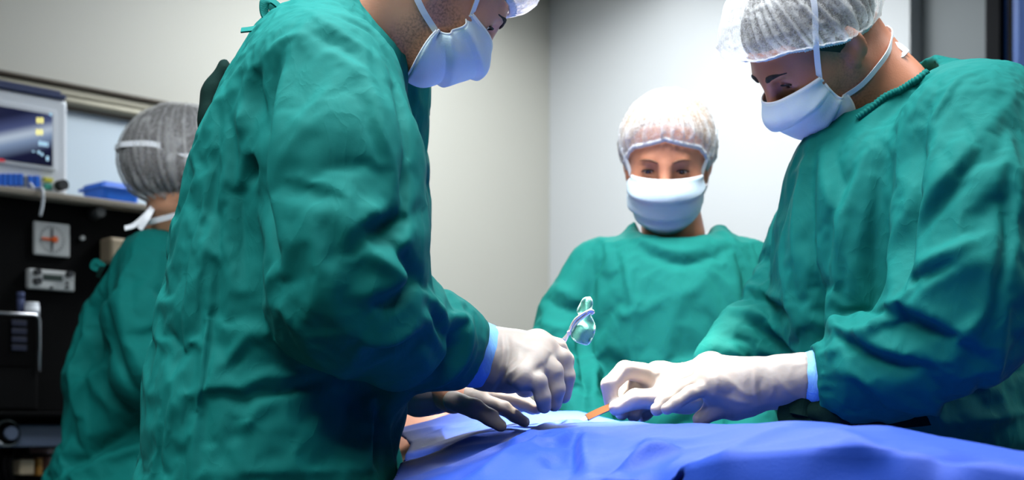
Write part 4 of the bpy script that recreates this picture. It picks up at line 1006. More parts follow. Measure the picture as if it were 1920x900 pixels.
    mk, W = make_mask(body, base, H, sc, seed=17, fan=.5, low=((.101, -.093), (.094, -.110), (.082, -.124)), vee=1.5)
    for s in (1, -1):
        tie(mk, base, H, sc, [(.050, s*.067, -.018), (.038, s*.077, .01), (.018, s*.090, .035), (-.02, s*.093, .06), (-.06, s*.07, .09)])
        tie(mk, base, H, sc, [(.034, s*.062, -.068), (.01, s*.074, -.06), (-.03, s*.078, -.05), (-.07, s*.05, -.05), (-.09, 0, -.05)])
    return body

# ================================================================== ANAESTHETIST AT THE BACK LEFT (seen from behind)
def anaesthetist_d():
    global a_side, a_front
    sc = 1.06
    base = np.array([-.76, 3.12, 0]); H = frame(P(352, 330, 3.08), 34, 4, 0)
    a_side = np.array([-.62, .78]); a_front = np.array([.78, .62])
    D = 3.12
    lo = [sect(y, xl, xr, D, b) for (y, xl, xr, b) in [(468, 255, 390, .10), (500, 222, 410, .15), (560, 182, 430, .165), (640, 145, 440, .165), (710, 128, 445, .165), (760, 132, 450, .16), (820, 125, 455, .165), (900, 90, 470, .18), (1100, 70, 480, .2), (1600, 60, 490, .22)]]
    neck = P(322, 440, 3.12)
    near = [P(285, 500, 3.0), P(262, 590, 2.95), P(275, 690, 2.93), P(340, 720, 3.0), P(420, 735, 3.08)]
    far = [P(380, 500, 3.25), P(420, 590, 3.28), P(440, 680, 3.25), P(470, 720, 3.2)]
    body, V, Q = make_body('person', base, H, sc, M_skinD, lo, neck, [dict(pts=near, body=[.03, .028, .026, .024, .022]), dict(pts=far, body=[.03, .028, .026, .022])], female=True, nr=.05)
    tag(body, 'person in green gown at back left seen from behind, by the black machine', 'person')
    S = SDF(); S.loft(lo, k=.03)
    S.ell(P(312, 490, 3.12), (.085, .13, .055), k=.05)
    S.chain([P(275, 490, 3.05), P(310, 452, 3.1)], [.05, .045], k=.04)
    S.chain(near, [.068, .072, .068, .058, .045], k=.03); S.chain(far, [.065, .065, .06, .05], k=.03)
    S.cone(P(323, 448, 3.115), P(322, 395, 3.1), .060, .066, k=.006, op='s')
    V, Q = S.build(.018, fine=[((-1.2, 2.6, .85), (-.3, 3.6, 1.5), .0090)], relax=2)
    V = wrinkle(V, Q, .0025, 12, 51, (1, 1, .35))
    st = [([(196, 555), (180, 590), (174, 640), (176, 695)], .022, -.032, 1.6), ([(200, 560), (215, 640), (240, 700), (276, 755)], .012, -.014), ([(230, 560), (246, 640), (290, 730)], .02, .012), ([(250, 505), (246, 560), (252, 620)], .012, -.007), ([(165, 560), (148, 640), (140, 700), (150, 770)], .014, .010),
      ([(112, 880), (160, 845), (200, 825), (275, 785)], .022, -.032, 1.5), ([(120, 895), (190, 855), (280, 830)], .02, .014), ([(150, 640), (160, 700), (165, 770)], .012, -.010), ([(170, 690), (150, 730), (148, 790)], .012, .012), ([(300, 470), (318, 478), (326, 490)], .010, .006), ([(290, 540), (315, 548)], .012, -.008), ([(285, 600), (310, 590)], .014, .010), ([(180, 720), (230, 770), (280, 760)], .02, .010)]
    V = folds(V, Q, st)
    g = mesh('gown', V, Q, M_gown, body, base)
    clothify(g, base, [(P(322, 450, 3.1), .12), (P(420, 735, 3.08), .1), (P(470, 720, 3.2), .1), (P(285, 480, 3.0), .07), (P(380, 480, 3.25), .07)], grow=.05, bend=2, stiff=.25)
    ribbon('neck_tie', [P(196, 500, 3.02), P(180, 490, 3.02), P(174, 500, 3.02), P(184, 505, 3.02)], .012, M_gown, g, base, n=14, th=.003, hint=(0, -1, .2))
    ribbon('neck_tie', [P(194, 500, 3.02), P(188, 508, 3.01), P(184, 520, 3.01)], .010, M_tie_dark, g, base, n=14, th=.003, hint=(0, -1, .2))
    hv, hf, ha = dome(H, sc, [40, 30, 0, -26, -48, -56, -58], .022, off0=.003)
    mesh('hair', hv, hf, M_hair_brown, body, base)
    make_eyes(body, base, H, sc, brow=M_brow)
    cap, cv = make_cap(body, base, H, sc, [26, 16, 0, -26, -52, -60, -62], M_capD, shell=.024, puff=(.140, .10, .112), seed=12, pleats=24, amp=.007)
    mk, W = make_mask(body, base, H, sc, seed=23)
    for s in (1, -1):
        tie(mk, base, H, sc, [(.052, s*.067, -.018), (.02, s*.083, .0), (-.02, s*.100, .018), (-.06, s*.092, .035), (-.10, s*.07, .05), (-.138, s*.025, .055), (-.142, 0, .055)], wd=.011)
        tie(mk, base, H, sc, [(.034, s*.062, -.068), (.010, s*.07, -.075), (-.04, s*.064, -.085), (-.085, s*.035, -.095), (-.095, 0, -.097)], wd=.011)
    ribbon('mask_tie', [P(288, 385, 3.03), P(275, 402, 3.02), P(252, 422, 3.02), P(234, 428, 3.02)], .012, M_maskw, mk, base, n=14, hint=(.3, -1, .6))
    ribbon('mask_tie', [P(288, 385, 3.03), P(276, 408, 3.01), P(262, 430, 3.01)], .012, M_maskw, mk, base, n=14, hint=(.3, -1, .6))
    ribbon('mask_tie', [P(285, 262, 3.0), P(265, 268, 2.99), P(246, 267, 2.99)], .012, M_maskw, mk, base, n=14, hint=(.2, -1, .6))
    ribbon('mask_tie', [P(285, 262, 3.0), P(266, 280, 2.98), P(248, 298, 2.98)], .010, M_maskw, mk, base, n=14, hint=(.2, -1, .6))
    return body

M_skinA = skin_mat('skin_a', (206, 150, 122), (70, 50, 42)); M_skinB = skin_mat('skin_b', (182, 122, 94), (84, 56, 46))
M_skinC = skin_mat('skin_c', (205, 142, 112), (150, 100, 80)); M_skinD = skin_mat('skin_d', (206, 156, 124), (150, 100, 80))
M_skinP = skin_mat('skin_patient', (214, 150, 120), (150, 100, 80))

def collar_binding():
    """ribbed binding along the settled neckline"""
    for (body, g, base) in COLLAR:
        n = len(g.data.vertices); co = np.empty(n*3, np.float32); g.data.vertices.foreach_get('co', co); V = co.reshape(-1, 3)+base
        T = BVHTree.FromPolygons(V.tolist(), [tuple(p.vertices) for p in g.data.polygons]); pts = []
        for q in smooth_line(np.array([(1606, 226), (1640, 201), (1672, 172), (1704, 146), (1740, 128)], float), 70):
            r = (Vector(P(q[0], q[1], 1.0))-EYE).normalized()
            for dy in (0, 4, 8, 12, 16, 20, 26, 32, 40):
                r = (Vector(P(q[0]+dy*.35, q[1]+dy, 1.0))-EYE).normalized(); h = T.ray_cast(EYE, r)
                if h[0] is not None and h[3] < 2.05: pts.append(np.array(h[0])+np.array(h[1])*.002); break
        if len(pts) > 20:
            pa = np.array(pts); pa = np.stack([np.convolve(np.pad(pa[:, k], 5, mode='edge'), np.ones(11)/11, 'valid') for k in range(3)], 1); L = smooth_line(pa[::4], 90); Vv, Ff = sweep(L, circ(.0052, 8), (0, -.5, .8), scale=1+.14*np.sin(np.arange(90)*1.7)); mesh('neck_binding', Vv, Ff, M_gown, g, base)
# ================================================================== operating table, patient and drape
AX = np.array([.725, -.69]); NR = np.array([.69, .725]); O_ = np.array([.15, 2.0])      # table axis (towards the feet) and its far side
def TB(s, w_, z): q = O_+AX*s+NR*w_; return np.array([q[0], q[1], z])
TROT = math.atan2(AX[1], AX[0])
def table():
    t = tag(empty('operating_table', (*TB(.1, 0, 0)[:2], 0), TROT), 'operating table under the blue drape', 'operating table')
    M_pad = mat('black_pad', srgb(20, 22, 26), rough=.6); M_tb = mat('table_steel', srgb(170, 172, 176), rough=.3, metal=1)
    box('pad', (-1.05, -.21, .76), (.82, .13, .800), M_pad, t, .015); box('table_top', (-1.05, -.21, .72), (.82, .13, .759), M_tb, t, .006)
    box('column', (-.18, -.14, .12), (.18, .14, .72), M_tb, t, .02); box('base_plate', (-.5, -.16, 0), (.45, .06, .12), M_tb, t, .03)
def patient():
    base = TB(-.4, .0, .816)
    c = TB(-.72, .02, .96); f = np.array([0, 0, 1.0]); u = np.array([-AX[0], -AX[1], 0]); l = np.cross(u, f)
    H = (c, np.stack([f, l, u], 1))
    S = SDF(); T = head_prims(S, H, 1.0)
    S.chain([TB(-.60, .0, .925), TB(-.52, .0, .92)], [.055, .06], k=.03)
    S.chain([TB(-.42, -.13, .950), TB(-.42, .15, .950)], [.088, .088], k=.05)
    for s_, r in ((-.40, .115), (-.25, .09), (-.1, .07), (.1, .065)): S.ell(TB(s_, -.05, .92 if s_ < -.3 else (.895 if s_ < -.2 else .875)), (.12, .12, r), k=.06)
    for s in (1, -1):
        S.chain([TB(-.42, -.02+s*.15, .935), TB(-.24, -.05+s*.13, .88), TB(-.04, -.05+s*.125, .862), TB(.04, -.05+s*.125, .86)], [.062, .045, .036, .028], k=.03)
        for j in range(4): S.chain([TB(.04, -.05+s*(.10+.017*j), .86), TB(.13, -.05+s*(.10+.017*j), .85)], [.011, .008], k=.008)
        S.chain([TB(.04, -.05+s*.10, .86), TB(.09, -.05+s*.08, .86)], [.012, .010], k=.008)
        S.chain([TB(.1, -.05+s*.07, .865), TB(.50, -.05+s*.07, .865), TB(.80, -.05+s*.07, .86), TB(.84, -.05+s*.07, .885)], [.062, .052, .042, .03], k=.03)
    V, Q = S.build(.0075, fine=[(c-.16, c+.16, .0035)], relax=2)
    o = mesh('person', V, Q, M_skinP, None, base, attrs={'beard': np.zeros(len(V))})
    tag(o, 'patient lying on the table under the blue drape, bare shoulder showing', 'person')
    hv, hf, ha = dome(H, 1.0, [40, 30, 2, -20, -34, -40, -44], .006, off0=.002)
    mesh('hair', hv, hf, M_hair_dark, o, base)
    make_cap(o, base, H, 1.0, [30, 20, 0, -18, -32, -38, -42], M_capC, shell=.018, puff=(.12, .1, .115), seed=31)
    pl = SDF(); pl.ell(TB(-.82, -.05, .815), (.10, .13, .012), k=.01)
    pv, pq = pl.build(.008); p = mesh('pillow', pv, pq, M_maskw, None, TB(-.78, -.04, .801))
    tag(p, 'white pillow under the patient, seen behind the left surgeon', 'pillow')

def tps(cp):
    X = np.array([c[:2] for c in cp]); z = np.array([c[2] for c in cp]); n = len(X)
    def U(r2): return np.where(r2 > 0, r2*np.log(r2+1e-12)*.5, 0)
    A = np.zeros((n+3, n+3)); r2 = ((X[:, None]-X[None])**2).sum(2); A[:n, :n] = U(r2)+np.eye(n)*2e-5
    A[:n, n] = 1; A[:n, n+1:] = X; A[n, :n] = 1; A[n+1:, :n] = X.T
    sol = np.linalg.solve(A, np.concatenate([z, np.zeros(3)]))
    return lambda p: sum(sol[i]*U(((p-X[i])**2).sum(1)) for i in range(n))+sol[n]+p@sol[n+1:]
def drape():
    M_dr = mat('blue_drape', srgb(18, 58, 152), rough=.62, bump=.25, bscale=650, var=.06, vscale=25, spec=.25, sheen=.04)
    cps = [(745, 803, 2.12), (800, 788, 2.13), (860, 773, 2.14), (930, 771, 2.14), (1000, 770, 2.14), (1100, 776, 2.12),
           (1110, 790, 1.86), (1060, 797, 1.83), (1032, 803, 1.80), (1004, 815, 1.77), (964, 835, 1.73), (925, 850, 1.70), (869, 873, 1.66), (812, 890, 1.63), (768, 902, 1.61),
           (800, 830, 1.93), (900, 802, 1.97), (1000, 786, 1.98), (760, 856, 1.85), (860, 828, 1.85), (960, 803, 1.87), (750, 880, 1.72),
           (935, 813, 1.83), (990, 808, 1.865), (918, 872, 1.59), (874, 895, 1.55), (970, 842, 1.655), (845, 910, 1.54),
           (1000, 815, 1.72), (1060, 812, 1.70), (1060, 860, 1.56), (1000, 860, 1.56), (1000, 900, 1.50), (1080, 890, 1.50),
           (1110, 815, 1.69), (1150, 803, 1.72), (1200, 835, 1.50), (1150, 860, 1.48), (1220, 893, 1.30), (1290, 796, 1.66), (1300, 850, 1.40), (1350, 798, 1.60), (1400, 797, 1.52), (1400, 850, 1.27),
           (1470, 791, 1.43), (1560, 799, 1.38), (1640, 799, 1.33), (1700, 811, 1.30), (1750, 821, 1.28), (1850, 838, 1.24), (1920, 850, 1.21), (2100, 870, 1.18), (1600, 855, 1.15), (1750, 880, 1.07), (1500, 880, 1.12), (1900, 900, 1.05), (1650, 905, 1.04), (1350, 905, 1.17)]
    pts = [P(*c) for c in cps]
    # far half falls away behind the crest
    for (px, py, d) in [(1300, 830, 2.0), (1500, 850, 1.75), (1700, 880, 1.6), (1920, 930, 1.5), (1150, 820, 2.25), (950, 800, 2.35), (760, 840, 2.35), (2100, 950, 1.5), (1400, 840, 1.88)]: pts.append(P(px, py, d))
    f = tps(pts)
    ns, nw = 300, 220
    s = np.linspace(-.285, 1.05, ns); ww = np.linspace(-.56, .22, nw)
    Sg, Wg = np.meshgrid(s, ww, indexing='ij'); XY = O_+Sg[..., None]*AX+Wg[..., None]*NR; p = XY.reshape(-1, 2)
    z = f(p)
    X, Y = p.T
    # the cloth hangs down at its border and where the left surgeon stands
    def fall(d, k=7): return np.where(d > 0, -(np.sqrt(d*d*k*k+.0009)-.03), 0)
    z = z+fall(-.49-Wg.ravel(), 9)+fall(Wg.ravel()-.175, 9)+fall(Sg.ravel()-.98, 8)
    z = np.clip(z, .45, 1.06); inn = (np.abs(Wg.ravel()+.04) < .215) & (Sg.ravel() < .972); z = np.where(inn, np.maximum(z, .945), z)
    V = np.stack([X, Y, z], 1)
    Fc = np.array([(i*nw+j, (i+1)*nw+j, (i+1)*nw+j+1, i*nw+j+1) for i in range(ns-1) for j in range(nw-1)])
    XL = -.138-.25*np.clip(Y-1.95, 0, 1)
    keep = (X > XL-.012) & (((X-.62)/.29)**2+((Y-2.0)/.265)**2 > 1); Fc = Fc[keep[Fc].all(1)]; V[:, 0] = np.maximum(V[:, 0], XL)
    us = np.unique(Fc); mp_ = np.zeros(len(V), int); mp_[us] = np.arange(len(us)); V = V[us]; Fc = mp_[Fc]
    N = normals(V, Fc)
    if N[len(N)//2, 2] < 0: Fc = Fc[:, ::-1].copy()
    V = wrinkle(V, Fc, .0018, 16, 61, (1, 1, 1))
    st = [([(1108, 789), (1032, 800), (964, 832), (925, 847), (869, 869), (812, 885), (770, 897)], .008, .007, 1.5), ([(1010, 818), (964, 842), (918, 862), (872, 885), (850, 898)], .009, -.024), ([(1030, 812), (972, 848), (925, 874), (885, 900)], .012, .010), ([(790, 838), (850, 815), (905, 800)], .008, -.004), ([(830, 845), (880, 825), (925, 812)], .010, .004), ([(770, 860), (830, 838)], .010, -.004), ([(800, 815), (860, 797), (900, 790)], .008, .003),
      ([(995, 828), (1030, 828), (1060, 815), (1075, 803)], .005, .007), ([(1005, 836), (1040, 834), (1068, 820)], .004, -.006), ([(1000, 848), (1030, 845)], .006, .003), ([(1078, 810), (1072, 840), (1078, 885)], .011, -.016), ([(1094, 808), (1092, 850), (1110, 890)], .014, .012), ([(1030, 850), (1045, 880)], .014, -.008),
      ([(1480, 800), (1430, 822), (1370, 850), (1300, 878)], .014, .006), ([(1560, 810), (1650, 850), (1740, 890)], .016, .007), ([(1200, 830), (1150, 870), (1120, 895)], .014, -.008), ([(1500, 888), (1570, 872), (1640, 868), (1700, 885)], .014, -.012), ([(1290, 850), (1230, 862), (1190, 885)], .012, .008), ([(1720, 848), (1800, 856), (1900, 862)], .012, -.008), ([(1180, 899), (1225, 888), (1280, 897)], .014, -.026), ([(1280, 852), (1220, 866), (1160, 890)], .012, .012), ([(1340, 815), (1280, 830), (1200, 825)], .014, .005)]
    V = folds(V, Fc, st)
    base = np.array([*TB(.35, 0, 0)[:2], .76])
    o = mesh('surgical_drape', V, Fc, M_dr, None, base)
    sd = o.modifiers.new('thick', 'SOLIDIFY'); sd.thickness = .002; sd.offset = -1
    tag(o, 'blue cloth drape spread over the patient and table in front', 'drape')

def instruments():
    # forceps: two shanks crossing at the hinge, jaws closed on the gauze
    b = P(1062, 628, 1.86)
    t = tag(empty('forceps', b), 'steel surgical forceps gripping a gauze, held by the left surgeon', 'forceps')
    def sh(name, pts, sc): tube(name, pts, .0017, M_steel, t, b, n=30, m=8, scale=sc)
    sh('shank', [P(1034, 660, 1.862), P(1050, 642, 1.857), P(1066, 625, 1.850), P(1082, 605, 1.842), P(1100, 590, 1.836), P(1113, 582, 1.833)], np.interp(np.arange(30), [0, 10, 14, 18, 29], [.8, .95, 1.5, 1.3, .8]))
    sh('shank', [P(1048, 664, 1.857), P(1057, 645, 1.853), P(1067, 624, 1.847), P(1078, 601, 1.841), P(1094, 588, 1.836), P(1110, 579, 1.834)], np.interp(np.arange(30), [0, 10, 14, 18, 29], [.8, .95, 1.5, 1.3, .8]))
    cyl('hinge', P(1067, 624, 1.846)-b, (0, 1, .3), .0028, .005, M_steel, t, 16)
    tube('jaw_tip', [P(1100, 587, 1.835), P(1107, 582, 1.833), P(1113, 585, 1.834), P(1108, 589, 1.835)], .0018, M_steel, t, b, n=14)
    for (px, py, d) in ((1020, 668, 1.87), (1030, 672, 1.86)):
        ring = [P(px, py, d)+np.array([.011*math.cos(q), 0, .013*math.sin(q)]) for q in np.linspace(0, 2*math.pi, 20)]
        V, Fc = sweep(np.array(ring), circ(.002, 6), (0, 1, 0)); mesh('finger_ring', V, Fc, M_steel, t, b)
    # gauze
    M_gz = mat('mint_gauze', srgb(86, 158, 144), rough=.9, bump=.3, bscale=420, sss=.1)
    M_gzw = mat('mint_gauze_edge', srgb(176, 216, 206), rough=.9, bump=.5, bscale=500)
    outl = np.array([(1106, 558), (1095, 560), (1088, 572), (1083, 583), (1086, 592), (1078, 612), (1071, 626), (1078, 638), (1092, 644), (1102, 645), (1110, 634), (1115, 618), (1113, 605), (1106, 590), (1109, 578), (1110, 566)], float)
    ctr = np.array([1094, 603.0]); n = len(outl); V = []; Fc = []
    ol = smooth_line(np.vstack([outl, outl[:1]]), 65)[:-1]; n = len(ol); R = 9
    for r in range(R+1):
        for i in range(n):
            q = ctr+(ol[i]-ctr)*(r/R)
            dd = 1.85+.010*noise(np.array([[q[0]*.06, q[1]*.05, 2.0]]), 5)[0]+.006*math.sin(q[0]*.16+q[1]*.05)+(.004*math.sin(i*1.1) if r == R else 0)
            V.append(P(q[0], q[1], dd))
    for r in range(R):
        for i in range(n): k = (i+1) % n; Fc.append((r*n+i, (r+1)*n+i, (r+1)*n+k, r*n+k))
    gb = P(1095, 600, 1.85)
    g = mesh('gauze_swab', V, np.array(Fc), M_gz, None, gb); sd = g.modifiers.new('t', 'SOLIDIFY'); sd.thickness = .0022; sd.offset = 0
    tag(g, 'crumpled mint green gauze swab clamped in the forceps tip', 'gauze')
    rim = np.array(V[R*n:]+V[R*n:R*n+1]); Vv, Ff = sweep(rim, circ(.0012, 6), (0, -1, 0)); mesh('hem', Vv, Ff, M_gzw, g, gb)
    # scalpel
    M_h = mat('brown_handle', srgb(104, 62, 26), rough=.35, metal=.3, var=.3, vscale=60)
    sb = P(1120, 774, 1.90); s_ = tag(empty('scalpel', sb), 'brass brown scalpel handle pinched in the right surgeon far hand', 'scalpel')
    V, Fc = sweep(smooth_line([P(1160, 757, 1.905), P(1130, 769, 1.898), P(1100, 783, 1.89)], 10), [(-.0045, -.0018), (.0045, -.0018), (.0045, .0018), (-.0045, .0018)], (.3, -.8, .5)); mesh('handle', V, Fc, M_h, s_, sb, smooth=False)
    V, Fc = sweep(smooth_line([P(1101, 782, 1.89), P(1092, 787, 1.888), P(1086, 790, 1.887)], 8), [(-.003, -.0004), (.003, -.0004), (.003, .0004), (-.003, .0004)], (.3, -.8, .5), scale=np.linspace(1, .2, 8)); mesh('blade', V, Fc, M_steel, s_, sb, smooth=False)

# ================================================================== anaesthesia machine
FB = .67
def machine():
    c0 = R2(0, 0)
    t = tag(empty('anaesthesia_machine', (*R2(2.75, FB-.3), 0), YAW+math.pi), 'black anaesthesia machine with gauges and a shelf against the left wall', 'machine')
    # local frame: x = -(a-2.75) to the right of the picture? the room's a axis runs towards us, so x is mirrored below
    def L(px, py, b=FB):
        kx = (px-CX)/F; d = (b+K@B1)/(kx*B1[0]+B1[1]); p = P(px, py, d); q = p[:2]-K
        return float(q@A1)-2.75, float(q@B1)-(FB-.3), p[2]
    M_blk = mat('black_enamel', srgb(5, 5, 6), rough=.6, spec=.08); M_blk2 = mat('black_inset', srgb(3, 3, 4), rough=.7, spec=.05)
    M_shelf = mat('shelf_top', srgb(150, 140, 126), rough=.5); M_gry = mat('slate_panel', srgb(84, 96, 120), rough=.45, var=.05, vscale=8)
    M_plate = mat('pale_plate', srgb(198, 200, 200), rough=.5); M_or = mat('orange_needle', srgb(232, 96, 20), rough=.5); M_ink = mat('ink', srgb(40, 42, 46), rough=.6)
    M_lcd = mat('lcd', srgb(60, 72, 68), rough=.25); M_chrome = mat('chrome', srgb(200, 200, 205), rough=.15, metal=1); M_wh = mat('white_plastic', srgb(228, 232, 240), rough=.45)
    M_bl = mat('blue_plastic', srgb(30, 110, 226), rough=.4); M_be = mat('beige_plastic', srgb(176, 158, 132), rough=.6); M_cl = mat('slate_cloth', srgb(62, 72, 110), rough=.8)
    fl = .3                                   # y of the front face in the local frame
    aL, aR_ = .75, -.42                       # a runs towards us: left end of the picture has the larger a
    zs = L(0, 350)[2]; zs2 = L(0, 363)[2]
    def bx(name, pa, pb, y0, y1, m, parent=t, bev=.003):
        (x0, _, z0), (x1, _, z1) = pa, pb
        return box(name, (min(x0, x1), y0, min(z0, z1)), (max(x0, x1), y1, max(z0, z1)), m, parent, bev)
    box('shelf', (aR_-.02, -.30, zs2), (aL, fl+.02, zs), M_shelf, t, .004)
    zp0 = L(60, 838)[2]; zp1 = L(60, 796)[2]; zb1 = L(60, 772)[2]
    box('body', (aR_, -.30, zb1), (aL, fl-.03, zs2), M_blk, t, .004)
    box('post', (aR_, fl-.03, zb1), (aR_+.03, fl, zs2), M_blk, t, .003); box('post', (aL-.03, fl-.03, zb1), (aL, fl, zs2), M_blk, t, .003)
    box('work_shelf', (aR_-.01, -.30, zb1-.014), (aL, fl+.06, zb1), M_blk2, t, .004)
    box('drawer', (aR_, -.28, zp0), (aL, fl, zp1), M_gry, t, .005)
    box('drawer_gap', (aR_+.005, -.28, zp1), (aL-.005, fl-.02, zb1-.014), M_blk2, t)
    box('lower_shelf', (aR_, -.28, .42), (aL, fl, .45), M_blk, t, .004); box('back_panel', (aR_, -.30, .12), (aL, -.27, zp0), M_blk2, t)
    box('base', (aR_-.03, -.32, .07), (aL+.03, fl+.05, .14), M_blk, t, .01)
    for x in (aR_+.02, aL-.06): box('leg', (x, fl-.06, .14), (x+.04, fl-.02, zp0), M_blk, t, .004)
    for x in (aR_, aL):
        for y in (-.26, fl): cyl('castor', (x, y, .035), (1, 0, 0), .035, .03, M_blk2, t)
    FF = fl-.03                               # recessed instrument face
    FBf = FB-.03
    # pressure gauge
    g = bx('pressure_gauge', L(63, 415, FBf), L(130, 484, FBf), FF, FF+.012, M_plate, t, .004)
    cx, _, cz = L(96, 450, FBf)
    for k in range(24):
        q = 2*math.pi*k/24; r = .033
        bm = bmesh.new(); add_box(bm, (-.0008, 0, -.003), (.0008, .0012, .003), 0, Matrix.Translation((cx+r*math.cos(q), FF+.0122, cz+r*math.sin(q))) @ Matrix.Rotation(-q+math.pi/2, 4, 'Y')); bm_obj('tick', bm, M_ink, g)
    box('stem', (cx-.002, FF+.012, cz-.028), (cx+.002, FF+.0145, cz+.028), M_ink, g); box('needle', (cx-.012, FF+.0146, cz-.0035), (cx+.030, FF+.0165, cz+.0025), M_or, g); cyl('needle_hub', (cx-.006, FF+.016, cz), (0, 1, 0), .008, .006, M_or, g)
    # ventilator control panel
    c = bx('control_panel', L(50, 504, FBf), L(136, 548, FBf), FF, FF+.02, M_plate, t, .004)
    bx('display', L(76, 515, FBf), L(112, 529, FBf), FF+.02, FF+.022, M_lcd, c, .001)
    for (px, py, r) in ((63, 512, .008), (63, 529, .009), (123, 516, .008)):
        x, _, z = L(px, py, FBf); cyl('knob', (x, FF+.028, z), (0, 1, 0), r, .018, M_ink, c, 20)
    for (px, py) in ((121, 532), (121, 540), (91, 541)):
        x, _, z = L(px, py, FBf); cyl('button', (x, FF+.022, z), (0, 1, 0), .004, .005, M_ink, c, 12)
    # adjusting knob and small plates in the dark
    x, _, z = L(178, 401, FBf); cyl('dome_knob', (x, FF+.02, z), (0, 1, 0), .018, .04, mat('grey_knob', srgb(70, 72, 74), rough=.5), t, 24, r2=.013)
    x, _, z = L(155, 447, FBf); cyl('screw_cap', (x, FF+.005, z), (0, 1, 0), .006, .01, M_plate, t, 12)
    bx('vaporiser', L(188, 448, FBf), L(236, 500, FBf), FF, FF+.06, M_be, t, .008)
    # dial on the drawer
    x, _, z = L(15, 812); dz = .025
    cyl('dial_plate', (x, fl+.003, z), (0, 1, 0), .034, .006, M_plate, t, 32); cyl('dial_ring', (x, fl+.010, z), (0, 1, 0), .029, .014, M_blk2, t, 32); cyl('dial_knob', (x, fl+.022, z), (0, 1, 0), .017, .016, M_gry, t, 24)
    for px in (4, 25):
        x, _, z = L(px, 827); bm = bmesh.new(); bmesh.ops.create_cone(bm, cap_ends=True, segments=3, radius1=.010, radius2=.010, depth=.004, matrix=Matrix.Translation((x, fl+.009, z)) @ Matrix.Rotation(math.pi/2, 4, 'X') @ Matrix.Rotation(math.pi/2, 4, 'Z')); bm_obj('mark', bm, M_wh, t)
    # things on the lower shelf and hoses
    rr = random.Random(3)
    for i, (pa, pb, m, nm, lab) in enumerate((((40, 862), (68, 890), M_be, 'box', 'beige carton under the drawer of the black machine'), ((74, 858), (84, 892), mat('amber', srgb(150, 104, 40), rough=.4), 'bottle', 'amber bottle standing under the drawer beside the beige carton'), ((92, 840), (135, 850), mat('pinkish', srgb(172, 140, 140), rough=.6), 'tray', 'pinkish tray under the drawer of the black machine'), ((96, 856), (122, 880), mat('pinkish2', srgb(172, 130, 126), rough=.6), 'box', 'pinkish carton below the tray on the black machine'))):
        xa, _, za = L(*pa, FB-.06); xb, _, zb_ = L(*pb, FB-.06)
        bx(nm if nm != 'box' else 'carton', (xa, 0, za), (xb, 0, zb_), fl-.16, fl-.06, m, t, .004)
    for (px, rad) in ((6, .008), (22, .007), (32, .008)):
        x, _, z = L(px, 842, FB-.02); pts = [(x, fl-.04, z), (x+.02, fl-.01, z-.06), (x-.01, fl-.02, z-.16), (x+.03, fl-.05, z-.26)]
        Vv, Ff = sweep(smooth_line(pts, 24), circ(rad, 8), (0, 1, 0)); mesh('hose', Vv, Ff, M_blk2, t)
    # small dark monitor on the work shelf, with its silver rim
    x0, _, z0 = L(-60, 700, FB+.02); x1, _, z1 = L(68, 592, FB+.02)
    sm = tag(empty('ventilator_screen', (0, 0, 0)), 'small black screen box with silver rim on the work shelf of the machine', 'monitor'); sm.matrix_world = t.matrix_world
    sm.location = t.location; sm.rotation_euler = t.rotation_euler
    box('case', (min(x0, x1), fl+.004, zb1+.001), (max(x0, x1), fl+.04, z1), M_blk, sm, .008)
    box('screen', (min(x0, x1)+.02, fl+.04, z0+.02), (max(x0, x1)-.015, fl+.043, z1-.02), M_blk2, sm, .001)
    for zz_ in np.linspace(z0+.06, z1-.03, 4): box('soft_key', (min(x0, x1)+.035, fl+.043, zz_), (min(x0, x1)+.075, fl+.046, zz_+.014), mat('dim_blue_key', srgb(26, 30, 52), rough=.4), sm, .001)
    pts = [(x1, fl+.044, z0+.01), (x1, fl+.044, z1-.012), (x1+.012, fl+.044, z1), (x0, fl+.044, z1)]
    Vv, Ff = sweep(np.array([pts[0], tuple(np.array(pts[0])*.5+np.array(pts[1])*.5), pts[1], (x1+.004, fl+.044, z1-.004), pts[2], tuple(np.array(pts[2])*.5+np.array(pts[3])*.5), pts[3]]), circ(.004, 8), (0, 1, 0)); mesh('rim', Vv, Ff, M_chrome, sm)
    # white bottle and blue stick on it
    x0, _, zt = L(26, 573, FB-.04); x1, _, _ = L(55, 573, FB-.04)
    bt = tag(empty('bottle', R2p(t, (x0+x1)/2, fl+.022, z1)), 'small white bottle standing on the small black screen box', 'bottle')
    cyl('bottle_body', (0, 0, .012), (0, 0, 1), .019, .024, M_wh, bt, 24); cyl('cap', (0, 0, .028), (0, 0, 1), .0175, .01, M_wh, bt, 24)
    pen = tag(empty('marker', R2p(t, x0+.004, fl+.012, z1)), 'dark blue marker standing behind the small white bottle', 'marker')
    cyl('barrel', (0, 0, .022), (0, 0, 1), .009, .044, M_cl, pen, 16); cyl('cap', (0, 0, .05), (0, 0, 1), .0095, .016, M_cl, pen, 16)
    # patient monitor on the top shelf
    FM = FB-.05; fm = fl-.05
    xl = L(-95, 300, FM)[0]; xr = L(131, 300, FM)[0]; zt_ = L(60, 176, FM)[2]; 
    mo = tag(empty('patient_monitor', (0, 0, 0)), 'white patient monitor with dark screen and blue keys on the machine shelf', 'monitor')
    mo.location = t.location; mo.rotation_euler = t.rotation_euler
    box('case', (xr, fm-.16, zs), (xl, fm, zt_), M_wh, mo, .012)
    def fx(name, pa, pb, m, dp=.004, parent=mo, bev=.001, y0=None):
        xa, _, za = L(*pa, FM); xb, _, zb_ = L(*pb, FM); y_ = fm if y0 is None else y0
        return box(name, (min(xa, xb), y_, min(za, zb_)), (max(xa, xb), y_+dp, max(za, zb_)), m, parent, bev)
    fx('bezel', (-70, 178), (106, 322), M_wh, .008, bev=.003)
